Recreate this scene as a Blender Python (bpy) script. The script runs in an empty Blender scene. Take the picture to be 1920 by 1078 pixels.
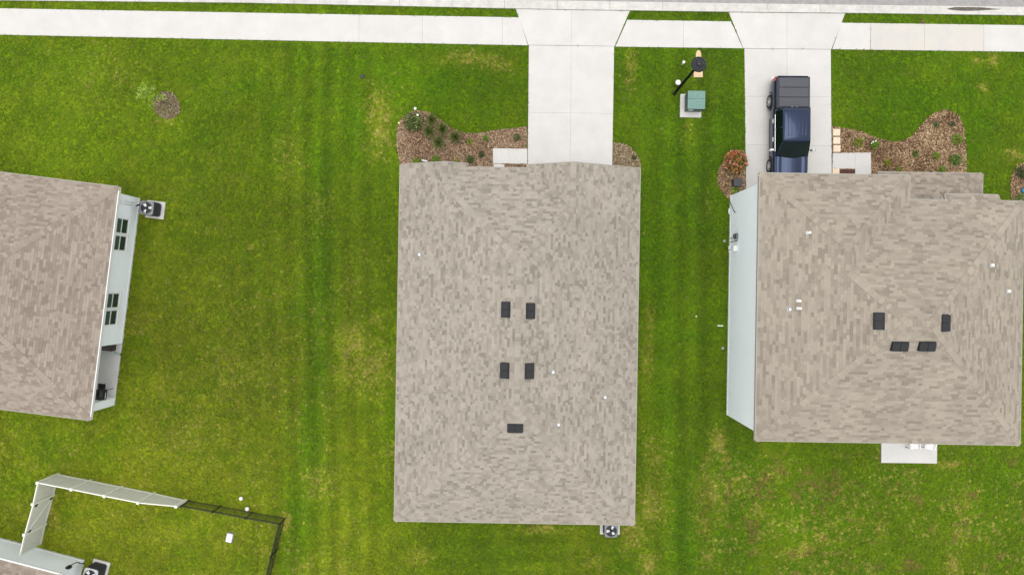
import bpy, bmesh, math, random
import numpy as np
from math import radians, sin, cos, pi, sqrt, atan2
from mathutils import Vector, Matrix

random.seed(7)
rng = np.random.default_rng(11)
SC = bpy.context.scene
COL = SC.collection

# ------------------------------------------------------------------ camera, light, exposure
H, PXF, TH = 40.0, 1280.0, radians(0.95)          # drone height, focal length in photo pixels, roll
CT, ST = cos(TH), sin(TH)
cam_d = bpy.data.cameras.new('camera')
cam_d.sensor_width = 36.0; cam_d.lens = 24.0
cam_d.clip_start = 0.5; cam_d.clip_end = 3000.0
cam = bpy.data.objects.new('camera', cam_d); COL.objects.link(cam)
cam.location = (0, 0, H); cam.rotation_euler = (0, 0, TH)
SC.camera = cam

SUN_EL, SUN_AZ = radians(86), radians(300)          # sun behind an even cloud deck
world = bpy.data.worlds.new('World'); SC.world = world; world.use_nodes = True
wn = world.node_tree.nodes; wl = world.node_tree.links
for n in list(wn): wn.remove(n)
w_out = wn.new('ShaderNodeOutputWorld'); w_bg = wn.new('ShaderNodeBackground')
w_sky = wn.new('ShaderNodeTexSky'); w_sky.sky_type = 'NISHITA'; w_sky.sun_disc = False
w_sky.sun_elevation = SUN_EL; w_sky.sun_rotation = SUN_AZ
w_sky.air_density = 2.0; w_sky.dust_density = 0.6; w_sky.ozone_density = 1.0
w_hsv = wn.new('ShaderNodeHueSaturation'); w_hsv.inputs['Saturation'].default_value = 0.10
w_bg.inputs['Strength'].default_value = 0.14
wl.new(w_sky.outputs[0], w_hsv.inputs['Color']); wl.new(w_hsv.outputs[0], w_bg.inputs['Color'])
wl.new(w_bg.outputs[0], w_out.inputs['Surface'])

sun_d = bpy.data.lights.new('sun', 'SUN'); sun_d.energy = 1.0; sun_d.angle = radians(50)
sun_d.color = (1.0, 0.965, 0.91)
sun = bpy.data.objects.new('sun', sun_d); COL.objects.link(sun)
sdir = Vector((sin(SUN_AZ)*cos(SUN_EL), cos(SUN_AZ)*cos(SUN_EL), sin(SUN_EL)))
sun.rotation_euler = sdir.to_track_quat('Z', 'Y').to_euler()
sun.location = (0, 0, 60)

SC.view_settings.view_transform = 'Standard'
SC.view_settings.look = 'None'
SC.view_settings.gamma = 1.0
SC.view_settings.exposure = 0.60
SC.view_settings.use_curve_mapping = False

def P(px, py, z=0.0):
    k = (H - z) / PXF
    u = (px - 960.0) * k; v = (539.0 - py) * k
    return Vector((u*CT - v*ST, u*ST + v*CT, z))

# ------------------------------------------------------------------ materials
MATS = {}
def nodes_of(m):
    m.use_nodes = True
    return m.node_tree.nodes, m.node_tree.links, m.node_tree.nodes['Principled BSDF']

def mat(name, color, rough=0.8, metal=0.0, spec=0.5, var=0.0, scale=8.0, bump=0.0, bscale=60.0, coat=0.0, objvar=0.0, fine=0.0, fscale=120.0, tint=None):
    m = bpy.data.materials.new(name); n, l, b = nodes_of(m)
    b.inputs['Roughness'].default_value = rough; b.inputs['Metallic'].default_value = metal
    b.inputs['Specular IOR Level'].default_value = spec
    b.inputs['Coat Weight'].default_value = coat
    if coat: b.inputs['Coat Roughness'].default_value = 0.06
    geo = n.new('ShaderNodeNewGeometry')
    src = None
    if var > 0 or tint:
        tx = n.new('ShaderNodeTexNoise'); tx.inputs['Scale'].default_value = scale
        tx.inputs['Detail'].default_value = 5.0; tx.inputs['Roughness'].default_value = 0.62
        l.new(geo.outputs['Position'], tx.inputs['Vector'])
        rp = n.new('ShaderNodeValToRGB')
        rp.color_ramp.elements[0].position = 0.33; rp.color_ramp.elements[1].position = 0.68
        lo = [c*(1-var) for c in color]; hi = [min(1, c*(1+var)) for c in color]
        if tint: hi = tint
        rp.color_ramp.elements[0].color = (*lo, 1); rp.color_ramp.elements[1].color = (*hi, 1)
        l.new(tx.outputs['Fac'], rp.inputs['Fac']); src = rp.outputs['Color']
    if fine > 0:
        t2 = n.new('ShaderNodeTexNoise'); t2.inputs['Scale'].default_value = fscale; t2.inputs['Detail'].default_value = 3
        l.new(geo.outputs['Position'], t2.inputs['Vector'])
        mr = n.new('ShaderNodeMapRange'); mr.inputs[1].default_value = .3; mr.inputs[2].default_value = .7
        mr.inputs[3].default_value = 1-fine; mr.inputs[4].default_value = 1+fine
        l.new(t2.outputs['Fac'], mr.inputs[0])
        mx = n.new('ShaderNodeVectorMath'); mx.operation = 'SCALE'
        if src: l.new(src, mx.inputs[0])
        else: mx.inputs[0].default_value = color
        l.new(mr.outputs[0], mx.inputs['Scale']); src = mx.outputs[0]
    if objvar > 0:
        oi = n.new('ShaderNodeObjectInfo')
        mr = n.new('ShaderNodeMapRange'); mr.inputs[3].default_value = 1-objvar; mr.inputs[4].default_value = 1+objvar
        l.new(oi.outputs['Random'], mr.inputs[0])
        mx = n.new('ShaderNodeVectorMath'); mx.operation = 'SCALE'
        if src: l.new(src, mx.inputs[0])
        else: mx.inputs[0].default_value = color
        l.new(mr.outputs[0], mx.inputs['Scale']); src = mx.outputs[0]
    if src: l.new(src, b.inputs['Base Color'])
    else: b.inputs['Base Color'].default_value = (*color, 1)
    if bump > 0:
        t3 = n.new('ShaderNodeTexNoise'); t3.inputs['Scale'].default_value = bscale; t3.inputs['Detail'].default_value = 4
        l.new(geo.outputs['Position'], t3.inputs['Vector'])
        bp = n.new('ShaderNodeBump'); bp.inputs['Strength'].default_value = bump; bp.inputs['Distance'].default_value = 0.02
        l.new(t3.outputs['Fac'], bp.inputs['Height']); l.new(bp.outputs[0], b.inputs['Normal'])
    MATS[name] = m
    return m

def attr_mat(name, attr, rough=0.85, spec=0.3, kind='GEOMETRY', fine=0.0, fscale=90.0, trans=0.0, wear=0.0, wscale=.6):
    m = bpy.data.materials.new(name); n, l, b = nodes_of(m)
    b.inputs['Roughness'].default_value = rough; b.inputs['Specular IOR Level'].default_value = spec
    a = n.new('ShaderNodeAttribute'); a.attribute_type = kind; a.attribute_name = attr
    src = a.outputs['Color']
    geo = n.new('ShaderNodeNewGeometry')
    for amt, sc_, lo, hi in ((fine, fscale, .3, .7), (wear, wscale, .35, .65)):
        if amt > 0:
            t2 = n.new('ShaderNodeTexNoise'); t2.inputs['Scale'].default_value = sc_; t2.inputs['Detail'].default_value = 4
            l.new(geo.outputs['Position'], t2.inputs['Vector'])
            mr = n.new('ShaderNodeMapRange'); mr.inputs[1].default_value = lo; mr.inputs[2].default_value = hi
            mr.inputs[3].default_value = 1-amt; mr.inputs[4].default_value = 1+amt
            l.new(t2.outputs['Fac'], mr.inputs[0])
            mx = n.new('ShaderNodeVectorMath'); mx.operation = 'SCALE'
            l.new(src, mx.inputs[0]); l.new(mr.outputs[0], mx.inputs['Scale']); src = mx.outputs[0]
    l.new(src, b.inputs['Base Color'])
    if trans > 0:
        out = n['Material Output']
        tr = n.new('ShaderNodeBsdfTranslucent'); l.new(src, tr.inputs['Color'])
        ms = n.new('ShaderNodeMixShader'); ms.inputs[0].default_value = trans
        l.new(b.outputs[0], ms.inputs[1]); l.new(tr.outputs[0], ms.inputs[2]); l.new(ms.outputs[0], out.inputs['Surface'])
    MATS[name] = m
    return m

mat('concrete', (.555, .535, .51), .9, var=.05, scale=.9, fine=.05, fscale=30, objvar=.02, bump=.08, bscale=90)
mat('concrete_stained', (.54, .52, .49), .9, var=.06, scale=1.1, fine=.05, fscale=30, tint=(.56, .515, .46), bump=.08, bscale=90)
mat('gutter_concrete', (.53, .51, .48), .9, var=.12, scale=2.2, fine=.08, fscale=18, objvar=.03, bump=.1, bscale=80)
mat('joint', (.33, .31, .28), .95)
mat('asphalt', (.30, .285, .275), .95, var=.14, scale=3, fine=.2, fscale=60, bump=.3, bscale=120)
mat('wet_sand', (.095, .078, .06), .6, var=.45, scale=7, fine=.25, fscale=40, bump=.5, bscale=50)
mat('stucco', (.87, .91, .95), .85, var=.02, scale=.8, fine=.03, fscale=20, bump=.15, bscale=150)
mat('trim_white', (.72, .73, .72), .55, var=.03, scale=3)
mat('fascia', (.32, .29, .25), .6, var=.05, scale=2)
mat('soffit', (.62, .62, .6), .8)
mat('roof_deck', (.21, .19, .17), .95, var=.1)
mat('vent_plastic', (.012, .0125, .015), .7, var=.15, scale=6)
mat('pvc', (.80, .80, .79), .45)
mat('lead', (.40, .41, .42), .5, var=.1)
mat('glass', (.018, .035, .032), .06, spec=.7)
mat('glass_screen', (.045, .075, .070), .35, spec=.5)
mat('black_metal', (.012, .012, .013), .45, var=.1)
mat('dark_grey_metal', (.035, .036, .042), .5, var=.15, scale=5)
mat('grey_metal', (.16, .165, .18), .45, metal=.3, var=.1)
mat('fan_grey', (.42, .43, .46), .45, var=.1)
mat('fan_white', (.78, .79, .82), .4)
mat('fence_vinyl', (.62, .615, .55), .6, var=.04, scale=1.5)
mat('fence_rail', (.76, .745, .67), .55, var=.03)
mat('transformer_green', (.13, .24, .205), .5, var=.10, scale=5)
mat('transformer_dark', (.055, .095, .085), .55, var=.1)
mat('mulch_soil', (.15, .10, .06), .95, var=.45, scale=6, fine=.4, fscale=25, bump=.6, bscale=40)
mat('bark', (.12, .09, .06), .9, var=.3, scale=20)
mat('paver', (.72, .57, .43), .9, var=.08, scale=3, fine=.08, fscale=40)
mat('tan_concrete', (.66, .52, .33), .9, tint=(.60, .36, .22), var=.05, scale=3.5, fine=.1, fscale=40)
mat('navy_paint', (.022, .034, .072), .24, metal=.75, spec=.4, coat=.35)
mat('tonneau', (.060, .062, .075), .6, var=.06, scale=3)
mat('tonneau_frame', (.024, .025, .028), .5)
mat('car_glass', (.004, .010, .009), .06, spec=.22)
mat('chrome', (.85, .85, .86), .12, metal=1.0)
mat('rubber', (.012, .012, .012), .8)
mat('alloy', (.62, .62, .62), .3, metal=.7)
mat('tail_red', (.35, .02, .03), .15, coat=.5)
mat('lamp_black', (.012, .013, .017), .35, spec=.4, coat=.15, var=.1)
mat('pole_black', (.003, .003, .003), .7, spec=.15)
mat('white_plastic', (.82, .80, .81), .4)
mat('pinkish_plastic', (.78, .70, .74), .45)
mat('wood_dark', (.045, .028, .022), .7, var=.2)
mat('blue_plastic', (.05, .35, .62), .35)
mat('teal_hose', (.28, .50, .42), .5)
mat('brick_red', (.09, .035, .025), .9, var=.3, scale=12)
attr_mat('shingle', 'tone', .95, .2, fine=.10, fscale=28, wear=.05, wscale=.45)
attr_mat('leaf', 'tone', .6, .35, trans=.25)
attr_mat('petal', 'tone', .6, .3)
attr_mat('chip', 'tone', .95, .15, fine=.15, fscale=60)
attr_mat('lawn_soil', 'tint', .95, .1, fine=.22, fscale=9)
attr_mat('grass_blade', 'tint', .65, .25, kind='INSTANCER', trans=.2)
M = MATS

# ------------------------------------------------------------------ mesh building
class MB:
    def __init__(self): self.v = []; self.f = []; self.c = []; self.sm = []
    def add(self, verts, faces, color=None, smooth=False):
        o = len(self.v); self.v += [tuple(p) for p in verts]
        for f in faces:
            self.f.append(tuple(i+o for i in f)); self.c.append(color); self.sm.append(smooth)
    def box(self, c, s, rz=0.0, color=None, mtx=None):
        hx, hy, hz = s[0]/2, s[1]/2, s[2]/2
        vs = [Vector((x, y, z)) for x in (-hx, hx) for y in (-hy, hy) for z in (-hz, hz)]
        if mtx is None: mtx = Matrix.Translation(c) @ Matrix.Rotation(rz, 4, 'Z')
        vs = [mtx @ v for v in vs]
        self.add(vs, [(0,1,3,2),(4,6,7,5),(0,4,5,1),(2,3,7,6),(0,2,6,4),(1,5,7,3)], color)
    def bbox(self, x0, x1, y0, y1, z0, z1, color=None):
        self.box(((x0+x1)/2, (y0+y1)/2, (z0+z1)/2), (x1-x0, y1-y0, z1-z0), 0, color)
    def cbox(self, c, s, bev, rz=0.0, mtx=None):
        hx, hy, hz = s[0]/2, s[1]/2, s[2]/2; b = bev
        ring = lambda ix, iy: [(-hx+ix,-hy+iy+b),(-hx+ix+b,-hy+iy),(hx-ix-b,-hy+iy),(hx-ix,-hy+iy+b),(hx-ix,hy-iy-b),(hx-ix-b,hy-iy),(-hx+ix+b,hy-iy),(-hx+ix,hy-iy-b)]
        vs = [(x,y,-hz) for x,y in ring(0,0)] + [(x,y,hz-b) for x,y in ring(0,0)] + [(x,y,hz) for x,y in ring(b*.7,b*.7)]
        if mtx is None: mtx = Matrix.Translation(c) @ Matrix.Rotation(rz, 4, 'Z')
        vs = [mtx @ Vector(v) for v in vs]
        fs = [tuple(range(7,-1,-1)), tuple(range(16,24))]
        for k in range(2):
            for i in range(8):
                j = (i+1) % 8; fs.append((k*8+i, k*8+j, k*8+8+j, k*8+8+i))
        self.add(vs, fs)
    def prism(self, poly, z0, z1, color=None, inset=0.0):
        n = len(poly)
        lo = [(p[0], p[1], z0) for p in poly]; hi = [(p[0], p[1], z1) for p in poly]
        fs = [tuple(range(n-1,-1,-1)), tuple(range(n,2*n))] + [(i,(i+1)%n,n+(i+1)%n,n+i) for i in range(n)]
        self.add(lo+hi, fs, color)
    def tube(self, pts, rad, n=8, color=None, cap=True, smooth=True):
        pts = [Vector(p) for p in pts]
        if not hasattr(rad, '__len__'): rad = [rad]*len(pts)
        vs = []; 
        for i, p in enumerate(pts):
            t = (pts[min(i+1,len(pts)-1)] - pts[max(i-1,0)])
            t = t.normalized() if t.length > 1e-9 else Vector((0,0,1))
            a = t.cross(Vector((0,0,1)) if abs(t.z) < .9 else Vector((1,0,0))).normalized(); b = t.cross(a)
            vs += [p + (a*cos(2*pi*k/n) + b*sin(2*pi*k/n))*rad[i] for k in range(n)]
        fs = []
        for i in range(len(pts)-1):
            for k in range(n):
                fs.append((i*n+k, i*n+(k+1)%n, (i+1)*n+(k+1)%n, (i+1)*n+k))
        self.add(vs, fs, color, smooth)
        if cap:
            o = len(self.v) - len(vs)
            self.f.append(tuple(o+k for k in range(n-1,-1,-1))); self.c.append(color); self.sm.append(False)
            self.f.append(tuple(o+(len(pts)-1)*n+k for k in range(n))); self.c.append(color); self.sm.append(False)
    def lathe(self, prof, c, n=24, color=None, smooth=True):
        vs = []; c = Vector(c)
        for r, z in prof: vs += [c + Vector((r*cos(2*pi*k/n), r*sin(2*pi*k/n), z)) for k in range(n)]
        fs = [(i*n+k, i*n+(k+1)%n, (i+1)*n+(k+1)%n, (i+1)*n+k) for i in range(len(prof)-1) for k in range(n)]
        self.add(vs, fs, color, smooth)
        o = len(self.v) - len(vs)
        self.f.append(tuple(o+k for k in range(n-1,-1,-1))); self.c.append(color); self.sm.append(False)
        self.f.append(tuple(o+(len(prof)-1)*n+k for k in range(n))); self.c.append(color); self.sm.append(False)
    def mesh(self, name, material, attr='tone'):
        me = bpy.data.meshes.new(name)
        me.from_pydata([tuple(v) for v in self.v], [], self.f)
        if any(c is not None for c in self.c):
            at = me.attributes.new(attr, 'FLOAT_COLOR', 'FACE')
            arr = np.ones((len(self.f), 4), dtype=np.float32)
            for i, c in enumerate(self.c):
                if c is not None: arr[i, :3] = c
            at.data.foreach_set('color', arr.ravel())
        if any(self.sm): me.polygons.foreach_set('use_smooth', self.sm)
        if material: me.materials.append(M[material] if isinstance(material, str) else material)
        me.update()
        return me
    def build(self, name, material, parent=None, world=False, **kw):
        """local coordinates of the parent; world=True: verts are world coords"""
        if world and parent is not None:
            inv = WM[parent.name].inverted()
            self.v = [tuple(inv @ Vector(v)) for v in self.v]
        me = self.mesh(name, material)
        return link(name, me, parent, **kw)

WM = {}
def link(name, data, parent=None, mtx=None, label=None, cat=None, group=None, kind=None):
    o = bpy.data.objects.new(name, data); COL.objects.link(o)
    if parent is not None: o.parent = parent
    m = mtx or Matrix.Identity(4)
    if mtx is not None: o.matrix_local = mtx
    WM[o.name] = (WM[parent.name] @ m) if parent is not None else m
    tag(o, label, cat, group, kind)
    return o
def tag(o, label=None, cat=None, group=None, kind=None):
    if label: o['label'] = label
    if cat: o['category'] = cat
    if group: o['group'] = group
    if kind: o['kind'] = kind
def empty(name, loc, rz=0.0, label=None, cat=None, group=None, kind=None):
    m = Matrix.Translation(Vector(loc)) @ Matrix.Rotation(rz, 4, 'Z')
    o = link(name, None, None, m, label, cat, group, kind)
    o.empty_display_size = .2
    return o
def copy_part(src, parent, mtx):
    o = src.copy(); COL.objects.link(o); o.parent = parent; o.matrix_local = mtx
    WM[o.name] = WM[parent.name] @ mtx
    return o

EXCL = []      # ground polygons that carry no grass
def XY(*pts): return [tuple(P(*p)[:2]) for p in pts]

# ------------------------------------------------------------------ lawn colour field (grass condition across the lots)
def vnoise(x, y, sc, seed):
    g = np.random.default_rng(seed).random((64, 64))
    fx = x/sc + seed*3.7; fy = y/sc + seed*1.3
    ix = np.floor(fx).astype(int); iy = np.floor(fy).astype(int)
    tx = fx-ix; ty = fy-iy; tx = tx*tx*(3-2*tx); ty = ty*ty*(3-2*ty)
    G = lambda a, b: g[a % 64, b % 64]
    return (G(ix,iy)*(1-tx)+G(ix+1,iy)*tx)*(1-ty) + (G(ix,iy+1)*(1-tx)+G(ix+1,iy+1)*tx)*ty
def fbm(x, y, sc, seed, oct=4):
    s = 0; a = .5; t = 0
    for k in range(oct):
        s = s + a*vnoise(x, y, sc/2**k, seed+k); t += a; a *= .6
    return s/t
STRAW = [(713,225,20,45,.75),(700,285,14,18,.4),(885,110,46,11,.7),(935,121,25,10,.55),(1181,128,10,34,.7),(660,640,26,36,.6),(690,690,42,36,.65),
 (640,700,22,16,.45),(705,600,14,14,.4),(600,900,26,30,.4),(735,850,20,20,.3),(1347,825,13,20,.95),(1325,858,6,8,.8),(1185,1000,17,22,1.0),(1225,940,20,42,.65),
 (1222,855,16,30,.6),(1214,670,9,34,.6),(1218,600,8,20,.35),(1330,930,24,42,.6),(1322,985,14,20,.7),(1325,1040,12,14,.6),(1020,992,32,7,.75),
 (1110,1055,18,14,.5),(1215,1055,16,20,.8),(1170,1030,10,14,.4),(785,1047,16,12,.7),(470,463,6,5,.9),(645,1060,18,12,.4),(97,945,9,40,.75),(535,978,8,14,1.1),
 (492,1030,8,8,.8),(245,908,46,5,.5),(577,893,12,9,.5),(450,830,10,8,.5),(1650,990,8,16,.8),(1540,1008,12,10,.7),(1785,1062,12,16,1.0),(1778,870,26,7,.7),
 (1905,290,18,10,.7),(1830,114,7,6,.9),(1861,113,8,8,1.0),(1843,163,7,6,.8),(1508,1027,8,12,.7),(1618,980,12,8,.5),(1800,950,14,26,.5),
 (1360,860,8,14,.6),(1800,1000,10,14,.6),(1485,1036,26,6,.6),(350,815,60,50,.25),(200,130,60,40,.15),(545,300,20,50,.25),(600,390,20,30,.25),
 (255,610,30,18,.35),(350,600,20,12,.3),(75,1060,20,10,.4),(560,1060,20,14,.3),(1290,240,8,30,.3),(1450,700,1,1,0),(313,228,18,6,.5),(660,520,30,40,.2),
 (500,680,60,60,.2),(430,700,50,60,.22),(1385,905,16,26,.4),(1415,960,18,22,.45),(1330,380,6,20,.2),(1460,890,20,16,.3)]
LUSH = [(605,330,22,100,.9),(602,520,26,130,1.0),(597,680,22,90,1.0),(582,830,28,110,1.0),(560,970,30,80,1.0),(545,1060,26,60,.8),(660,250,20,60,.6),
 (850,160,90,40,.7),(870,190,80,40,.6),(740,170,40,50,.4),(1240,600,20,260,.5),(1230,330,30,60,.5),(1280,990,22,90,1.0),(1700,210,60,40,.5),
 (1820,250,12,60,.8),(1880,900,40,70,.6),(1720,880,40,30,.4),(90,130,90,30,.45),(30,150,40,20,.5),(110,850,60,40,.5),(1500,930,30,40,.5),(1500,1010,40,30,.4),
 (850,1010,60,30,.45),(930,1040,70,30,.4),(1180,60,60,300,.15),(1300,1040,30,50,.7),(560,580,16,60,.6),(730,780,12,60,.5),(1670,900,30,20,.5),(40,95,60,14,.4)]
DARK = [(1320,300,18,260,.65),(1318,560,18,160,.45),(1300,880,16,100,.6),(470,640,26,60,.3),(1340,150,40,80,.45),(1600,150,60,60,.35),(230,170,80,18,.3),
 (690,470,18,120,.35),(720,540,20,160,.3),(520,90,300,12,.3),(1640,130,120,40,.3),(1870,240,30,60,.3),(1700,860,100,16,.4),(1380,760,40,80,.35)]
def lawn_rgb(x, y, tuft=False):
    u = x*CT + y*ST; v = -x*ST + y*CT
    px = 960 + u*32; py = 539 - v*32
    n1 = fbm(x, y, 5.0, 1); n2 = fbm(x, y, 1.4, 9); n3 = fbm(x, y, .45, 21, 3)
    lush = np.array([.105, .225, .006]); mid = np.array([.175, .255, .012]); oliv = np.array([.275, .305, .024])
    straw = np.array([.46, .385, .155]); dark = np.array([.085, .150, .012]); brown = np.array([.29, .20, .10])
    # yellower turf on the left and back lots, richer turf in front and between the houses
    yel = .31 + .26*np.clip((620-px)/500, -.6, 1) + .28*np.clip((py-380)/600, -.4, 1)
    yel = yel - .25*((px > 1150) & (px < 1420)) - .12*(py < 330) - .30*np.clip((px-1280)/80, 0, 1)*np.clip((py-800)/80, 0, 1)
    t = np.clip(yel-.08 + (n1-.5)*1.8 + (n2-.5)*1.3 + (n3-.5)*1.3, 0, 1)[..., None]
    c = mid*(1-t) + oliv*t
    tl = np.clip(.58 - yel + (n2-.5)*1.6 + (n1-.5)*1.2, 0, 1)[..., None]
    c = c*(1-tl*.8) + lush*tl*.8
    def blob(lst, hard):
        m = np.zeros_like(x)
        for (a, b, rx, ry, s) in lst:
            if s <= 0: continue
            d = ((px-a)/rx)**2 + ((py-b)/ry)**2
            m = np.maximum(m, s*np.exp(-d*hard))
        return m
    ml = np.clip(blob(LUSH, .8)*(.85+.4*n2), 0, 1)[..., None]*.72
    c = c*(1-ml) + lush*ml
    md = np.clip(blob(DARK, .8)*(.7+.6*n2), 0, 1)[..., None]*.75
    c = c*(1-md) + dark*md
    n4 = fbm(x, y, .15, 61, 2)
    sp = np.clip((n4-.22)*2.4, 0, 1)
    bs = blob(STRAW, .8); mo = np.clip(bs*1.0, 0, 1)[..., None]*.65; c = c*(1-mo) + oliv*1.12*mo
    ms = np.clip(bs*(.35+1.2*n3)*sp*1.2, 0, 1)
    # thin worn turf behind the right house and scattered dry blades on the left lots
    reg = np.clip((px-1300)/60, 0, 1)*np.clip((py-830)/60, 0, 1)
    reg2 = np.clip((760-px)/120, 0, 1)*np.clip((py-330)/250, 0, 1)*.32 + .01
    dry = np.clip((n4-.50)*5, 0, 1)*np.clip((n2-.40)*4, 0, 1)*np.clip(reg+reg2, 0, 1)
    ms = np.maximum(ms, dry*.7)
    br = np.clip((fbm(x, y, .8, 40, 3)-.57)*5, 0, 1)*reg*.6
    if tuft:
        pick = (rng.random(len(x)) < ms*.95)[..., None]
        c = np.where(pick, straw*(.7+.6*rng.random(len(x)))[..., None], c)
        pick = (rng.random(len(x)) < br)[..., None]
        c = np.where(pick, brown*(.7+.6*rng.random(len(x)))[..., None], c)
    else:
        c = c*(1-ms[..., None]*.55) + straw*.8*ms[..., None]*.55
        c = c*(1-br[..., None]*.5) + brown*br[..., None]*.5
    # mower passes
    st = np.sin(px*2*pi/37.0 + 1.2*np.sin(py/210))*np.clip(1-np.abs(px-600)/190, 0, 1) + np.sin(px*2*pi/46.0)*np.clip(1-np.abs(px-1285)/120, 0, 1)
    st = st + .6*np.sin(py*2*pi/34 + px/160)*np.clip((py-960)/60, 0, 1)*np.clip(1-np.abs(px-960)/300, 0, 1)
    c = c*(1 + .16*st)[..., None]
    g = .93 - .13*np.clip((px-760)/80, 0, 1)*np.clip((1480-px)/80, 0, 1) - .05*np.clip((px-1480)/60, 0, 1) - .10*np.clip((px-1300)/60, 0, 1)*np.clip((py-820)/60, 0, 1)
    g = g*(1 - .27*np.exp(-(((px-480)/270)**2 + ((py-560)/330)**2)**2)) + .05*np.clip((250-px)/100, 0, 1) + .10*np.clip((px-1300)/60, 0, 1)*np.clip((py-820)/60, 0, 1)
    c = c*np.array([1, 1.05, .58])
    c = c*(g*(.80+.40*fbm(x, y, 2.6, 131, 3)))[..., None]
    return c, n3

GX0, GX1, GY0, GY1 = -36.0, 36.0, -22.0, 20.5
def build_lawn():
    step = .2
    xs = np.arange(GX0, GX1+1e-6, step); ys = np.arange(GY0, GY1+1e-6, step)
    nx, ny = len(xs), len(ys)
    X, Y = np.meshgrid(xs, ys)
    c, n3 = lawn_rgb(X, Y)
    Z = (fbm(X, Y, 3.0, 70, 3)-.5)*.02 - .02
    co = np.stack([X, Y, Z], -1).reshape(-1, 3)
    i = np.arange(nx*ny).reshape(ny, nx)
    q = np.stack([i[:-1,:-1], i[:-1,1:], i[1:,1:], i[1:,:-1]], -1).reshape(-1, 4)
    B = 600.0
    ex = np.array([[GX0,GY0,-.02],[GX1,GY0,-.02],[GX1,GY1,-.02],[GX0,GY1,-.02],[-B,-B,-.02],[B,-B,-.02],[B,B,-.02],[-B,B,-.02]])
    o = nx*ny
    q2 = np.array([[o+4,o+5,o+1,o+0],[o+5,o+6,o+2,o+1],[o+6,o+7,o+3,o+2],[o+7,o+4,o+0,o+3]])
    co = np.concatenate([co, ex]); q = np.concatenate([q, q2])
    me = bpy.data.meshes.new('lawn'); me.from_pydata(co.tolist(), [], q.tolist())
    at = me.attributes.new('tint', 'FLOAT_COLOR', 'POINT')
    cc = np.ones((len(co), 4), dtype=np.float32); cc[:o, :3] = c.reshape(-1, 3)*.80
    cc[o:, :3] = (.075, .10, .012)
    at.data.foreach_set('color', cc.ravel())
    me.materials.append(M['lawn_soil'])
    link('lawn', me, kind='structure', label='green lawn running around and between the houses')
build_lawn()

# ------------------------------------------------------------------ concrete: gutter, sidewalk, driveways, walks
def slab_run(name, label, polys, material='concrete', z0=-.05, z1=.03, base=None, gap=.006, mats=None):
    """polys: list of world polygons, each a slab of its own over a darker joint bed"""
    root = MB()
    for pl in (base or polys): root.prism(pl, z0-.03, z1-.012)
    r = root.build(name, 'joint', None, kind='structure', label=label)
    for i, pl in enumerate(polys):
        cx = sum(p[0] for p in pl)/len(pl); cy = sum(p[1] for p in pl)/len(pl)
        q = []
        n = len(pl)
        # inset every edge by half the joint
        for k in range(n):
            a = Vector(pl[k-1]); b = Vector(pl[k]); c = Vector(pl[(k+1) % n])
            d1 = (b-a).normalized(); d2 = (c-b).normalized()
            n1 = Vector((-d1.y, d1.x)); n2 = Vector((-d2.y, d2.x))
            area = sum(pl[j][0]*pl[(j+1)%n][1]-pl[(j+1)%n][0]*pl[j][1] for j in range(n))
            sgn = 1 if area > 0 else -1
            m = (n1+n2); m = m.normalized()*(gap/max(.3, m.normalized().dot(n1)))*sgn if m.length > 1e-6 else Vector((0,0))
            q.append((b.x+m.x, b.y+m.y))
        mb = MB()
        z = z1 + random.uniform(-.002, .002)
        # chamfered slab
        lo = [(p[0],p[1],z0) for p in q]; mi = [(p[0],p[1],z-.008) for p in q]
        hi = [(p[0]+(cx-p[0])*.004, p[1]+(cy-p[1])*.004, z) for p in q]
        mb.add(lo+mi+hi, [tuple(range(n-1,-1,-1)), tuple(range(2*n,3*n))]+[(a*n+k, a*n+(k+1)%n, a*n+n+(k+1)%n, a*n+n+k) for a in (0,1) for k in range(n)])
        mb.build('slab', (mats[i] if mats else material), r)
    for pl in polys: EXCL.append(pl)
    return r

def lerp_y(tab, x):
    for (x0,y0),(x1,y1) in zip(tab, tab[1:]):
        if x <= x1: return y0+(y1-y0)*(x-x0)/(x1-x0)
    (x0,y0),(x1,y1) = tab[-2:]; return y0+(y1-y0)*(x-x0)/(x1-x0)
SWT = [(-200,13),(0,16),(480,25),(970,33.3),(1180,38),(1370,41),(1560,43.2),(1920,48),(2150,51)]
SWB = [(-200,62),(0,66),(480,76),(990,86),(1160,88.5),(1393,91.5),(1560,93.3),(1920,98),(2150,101)]
GUT = [(-200,-1.0),(0,2),(480,6.8),(960,17.3),(1180,20.8),(1366,23.5),(1585,25.5),(1920,30),(2150,33)]
def sw_poly(xa, xb, xa2=None, xb2=None):
    xa2 = xa if xa2 is None else xa2; xb2 = xb if xb2 is None else xb2
    return XY((xa, lerp_y(SWT, xa)), (xb, lerp_y(SWT, xb)), (xb2, lerp_y(SWB, xb2)), (xa2, lerp_y(SWB, xa2)))
tl, tr, bl, br = 972.0, 1176.0, 990.5, 1152.0            # where sidewalk meets the flared aprons
sx = [-170,673,792,942]
polys = [sw_poly(a, b) for a, b in zip(sx, sx[1:])] + [sw_poly(942, 973.0, 942, 990.0)]
polys += [sw_poly(1176.0, 1282, 1153.5, 1281), sw_poly(1282, 1370.5, 1281, 1393.0)]
rs = [1575.0,1632,1733,1844,1960,2100]
polys += [sw_poly(1577.0, 1632, 1560.0, 1631.5)] + [sw_poly(a, b) for a, b in zip(rs[1:], rs[2:])]
ms = ['concrete']*len(polys)
ms[-4] = 'concrete_stained'; ms[-3] = 'concrete_stained'
slab_run('sidewalk', 'pale concrete sidewalk crossing the top of the lots', polys, mats=ms)

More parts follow.
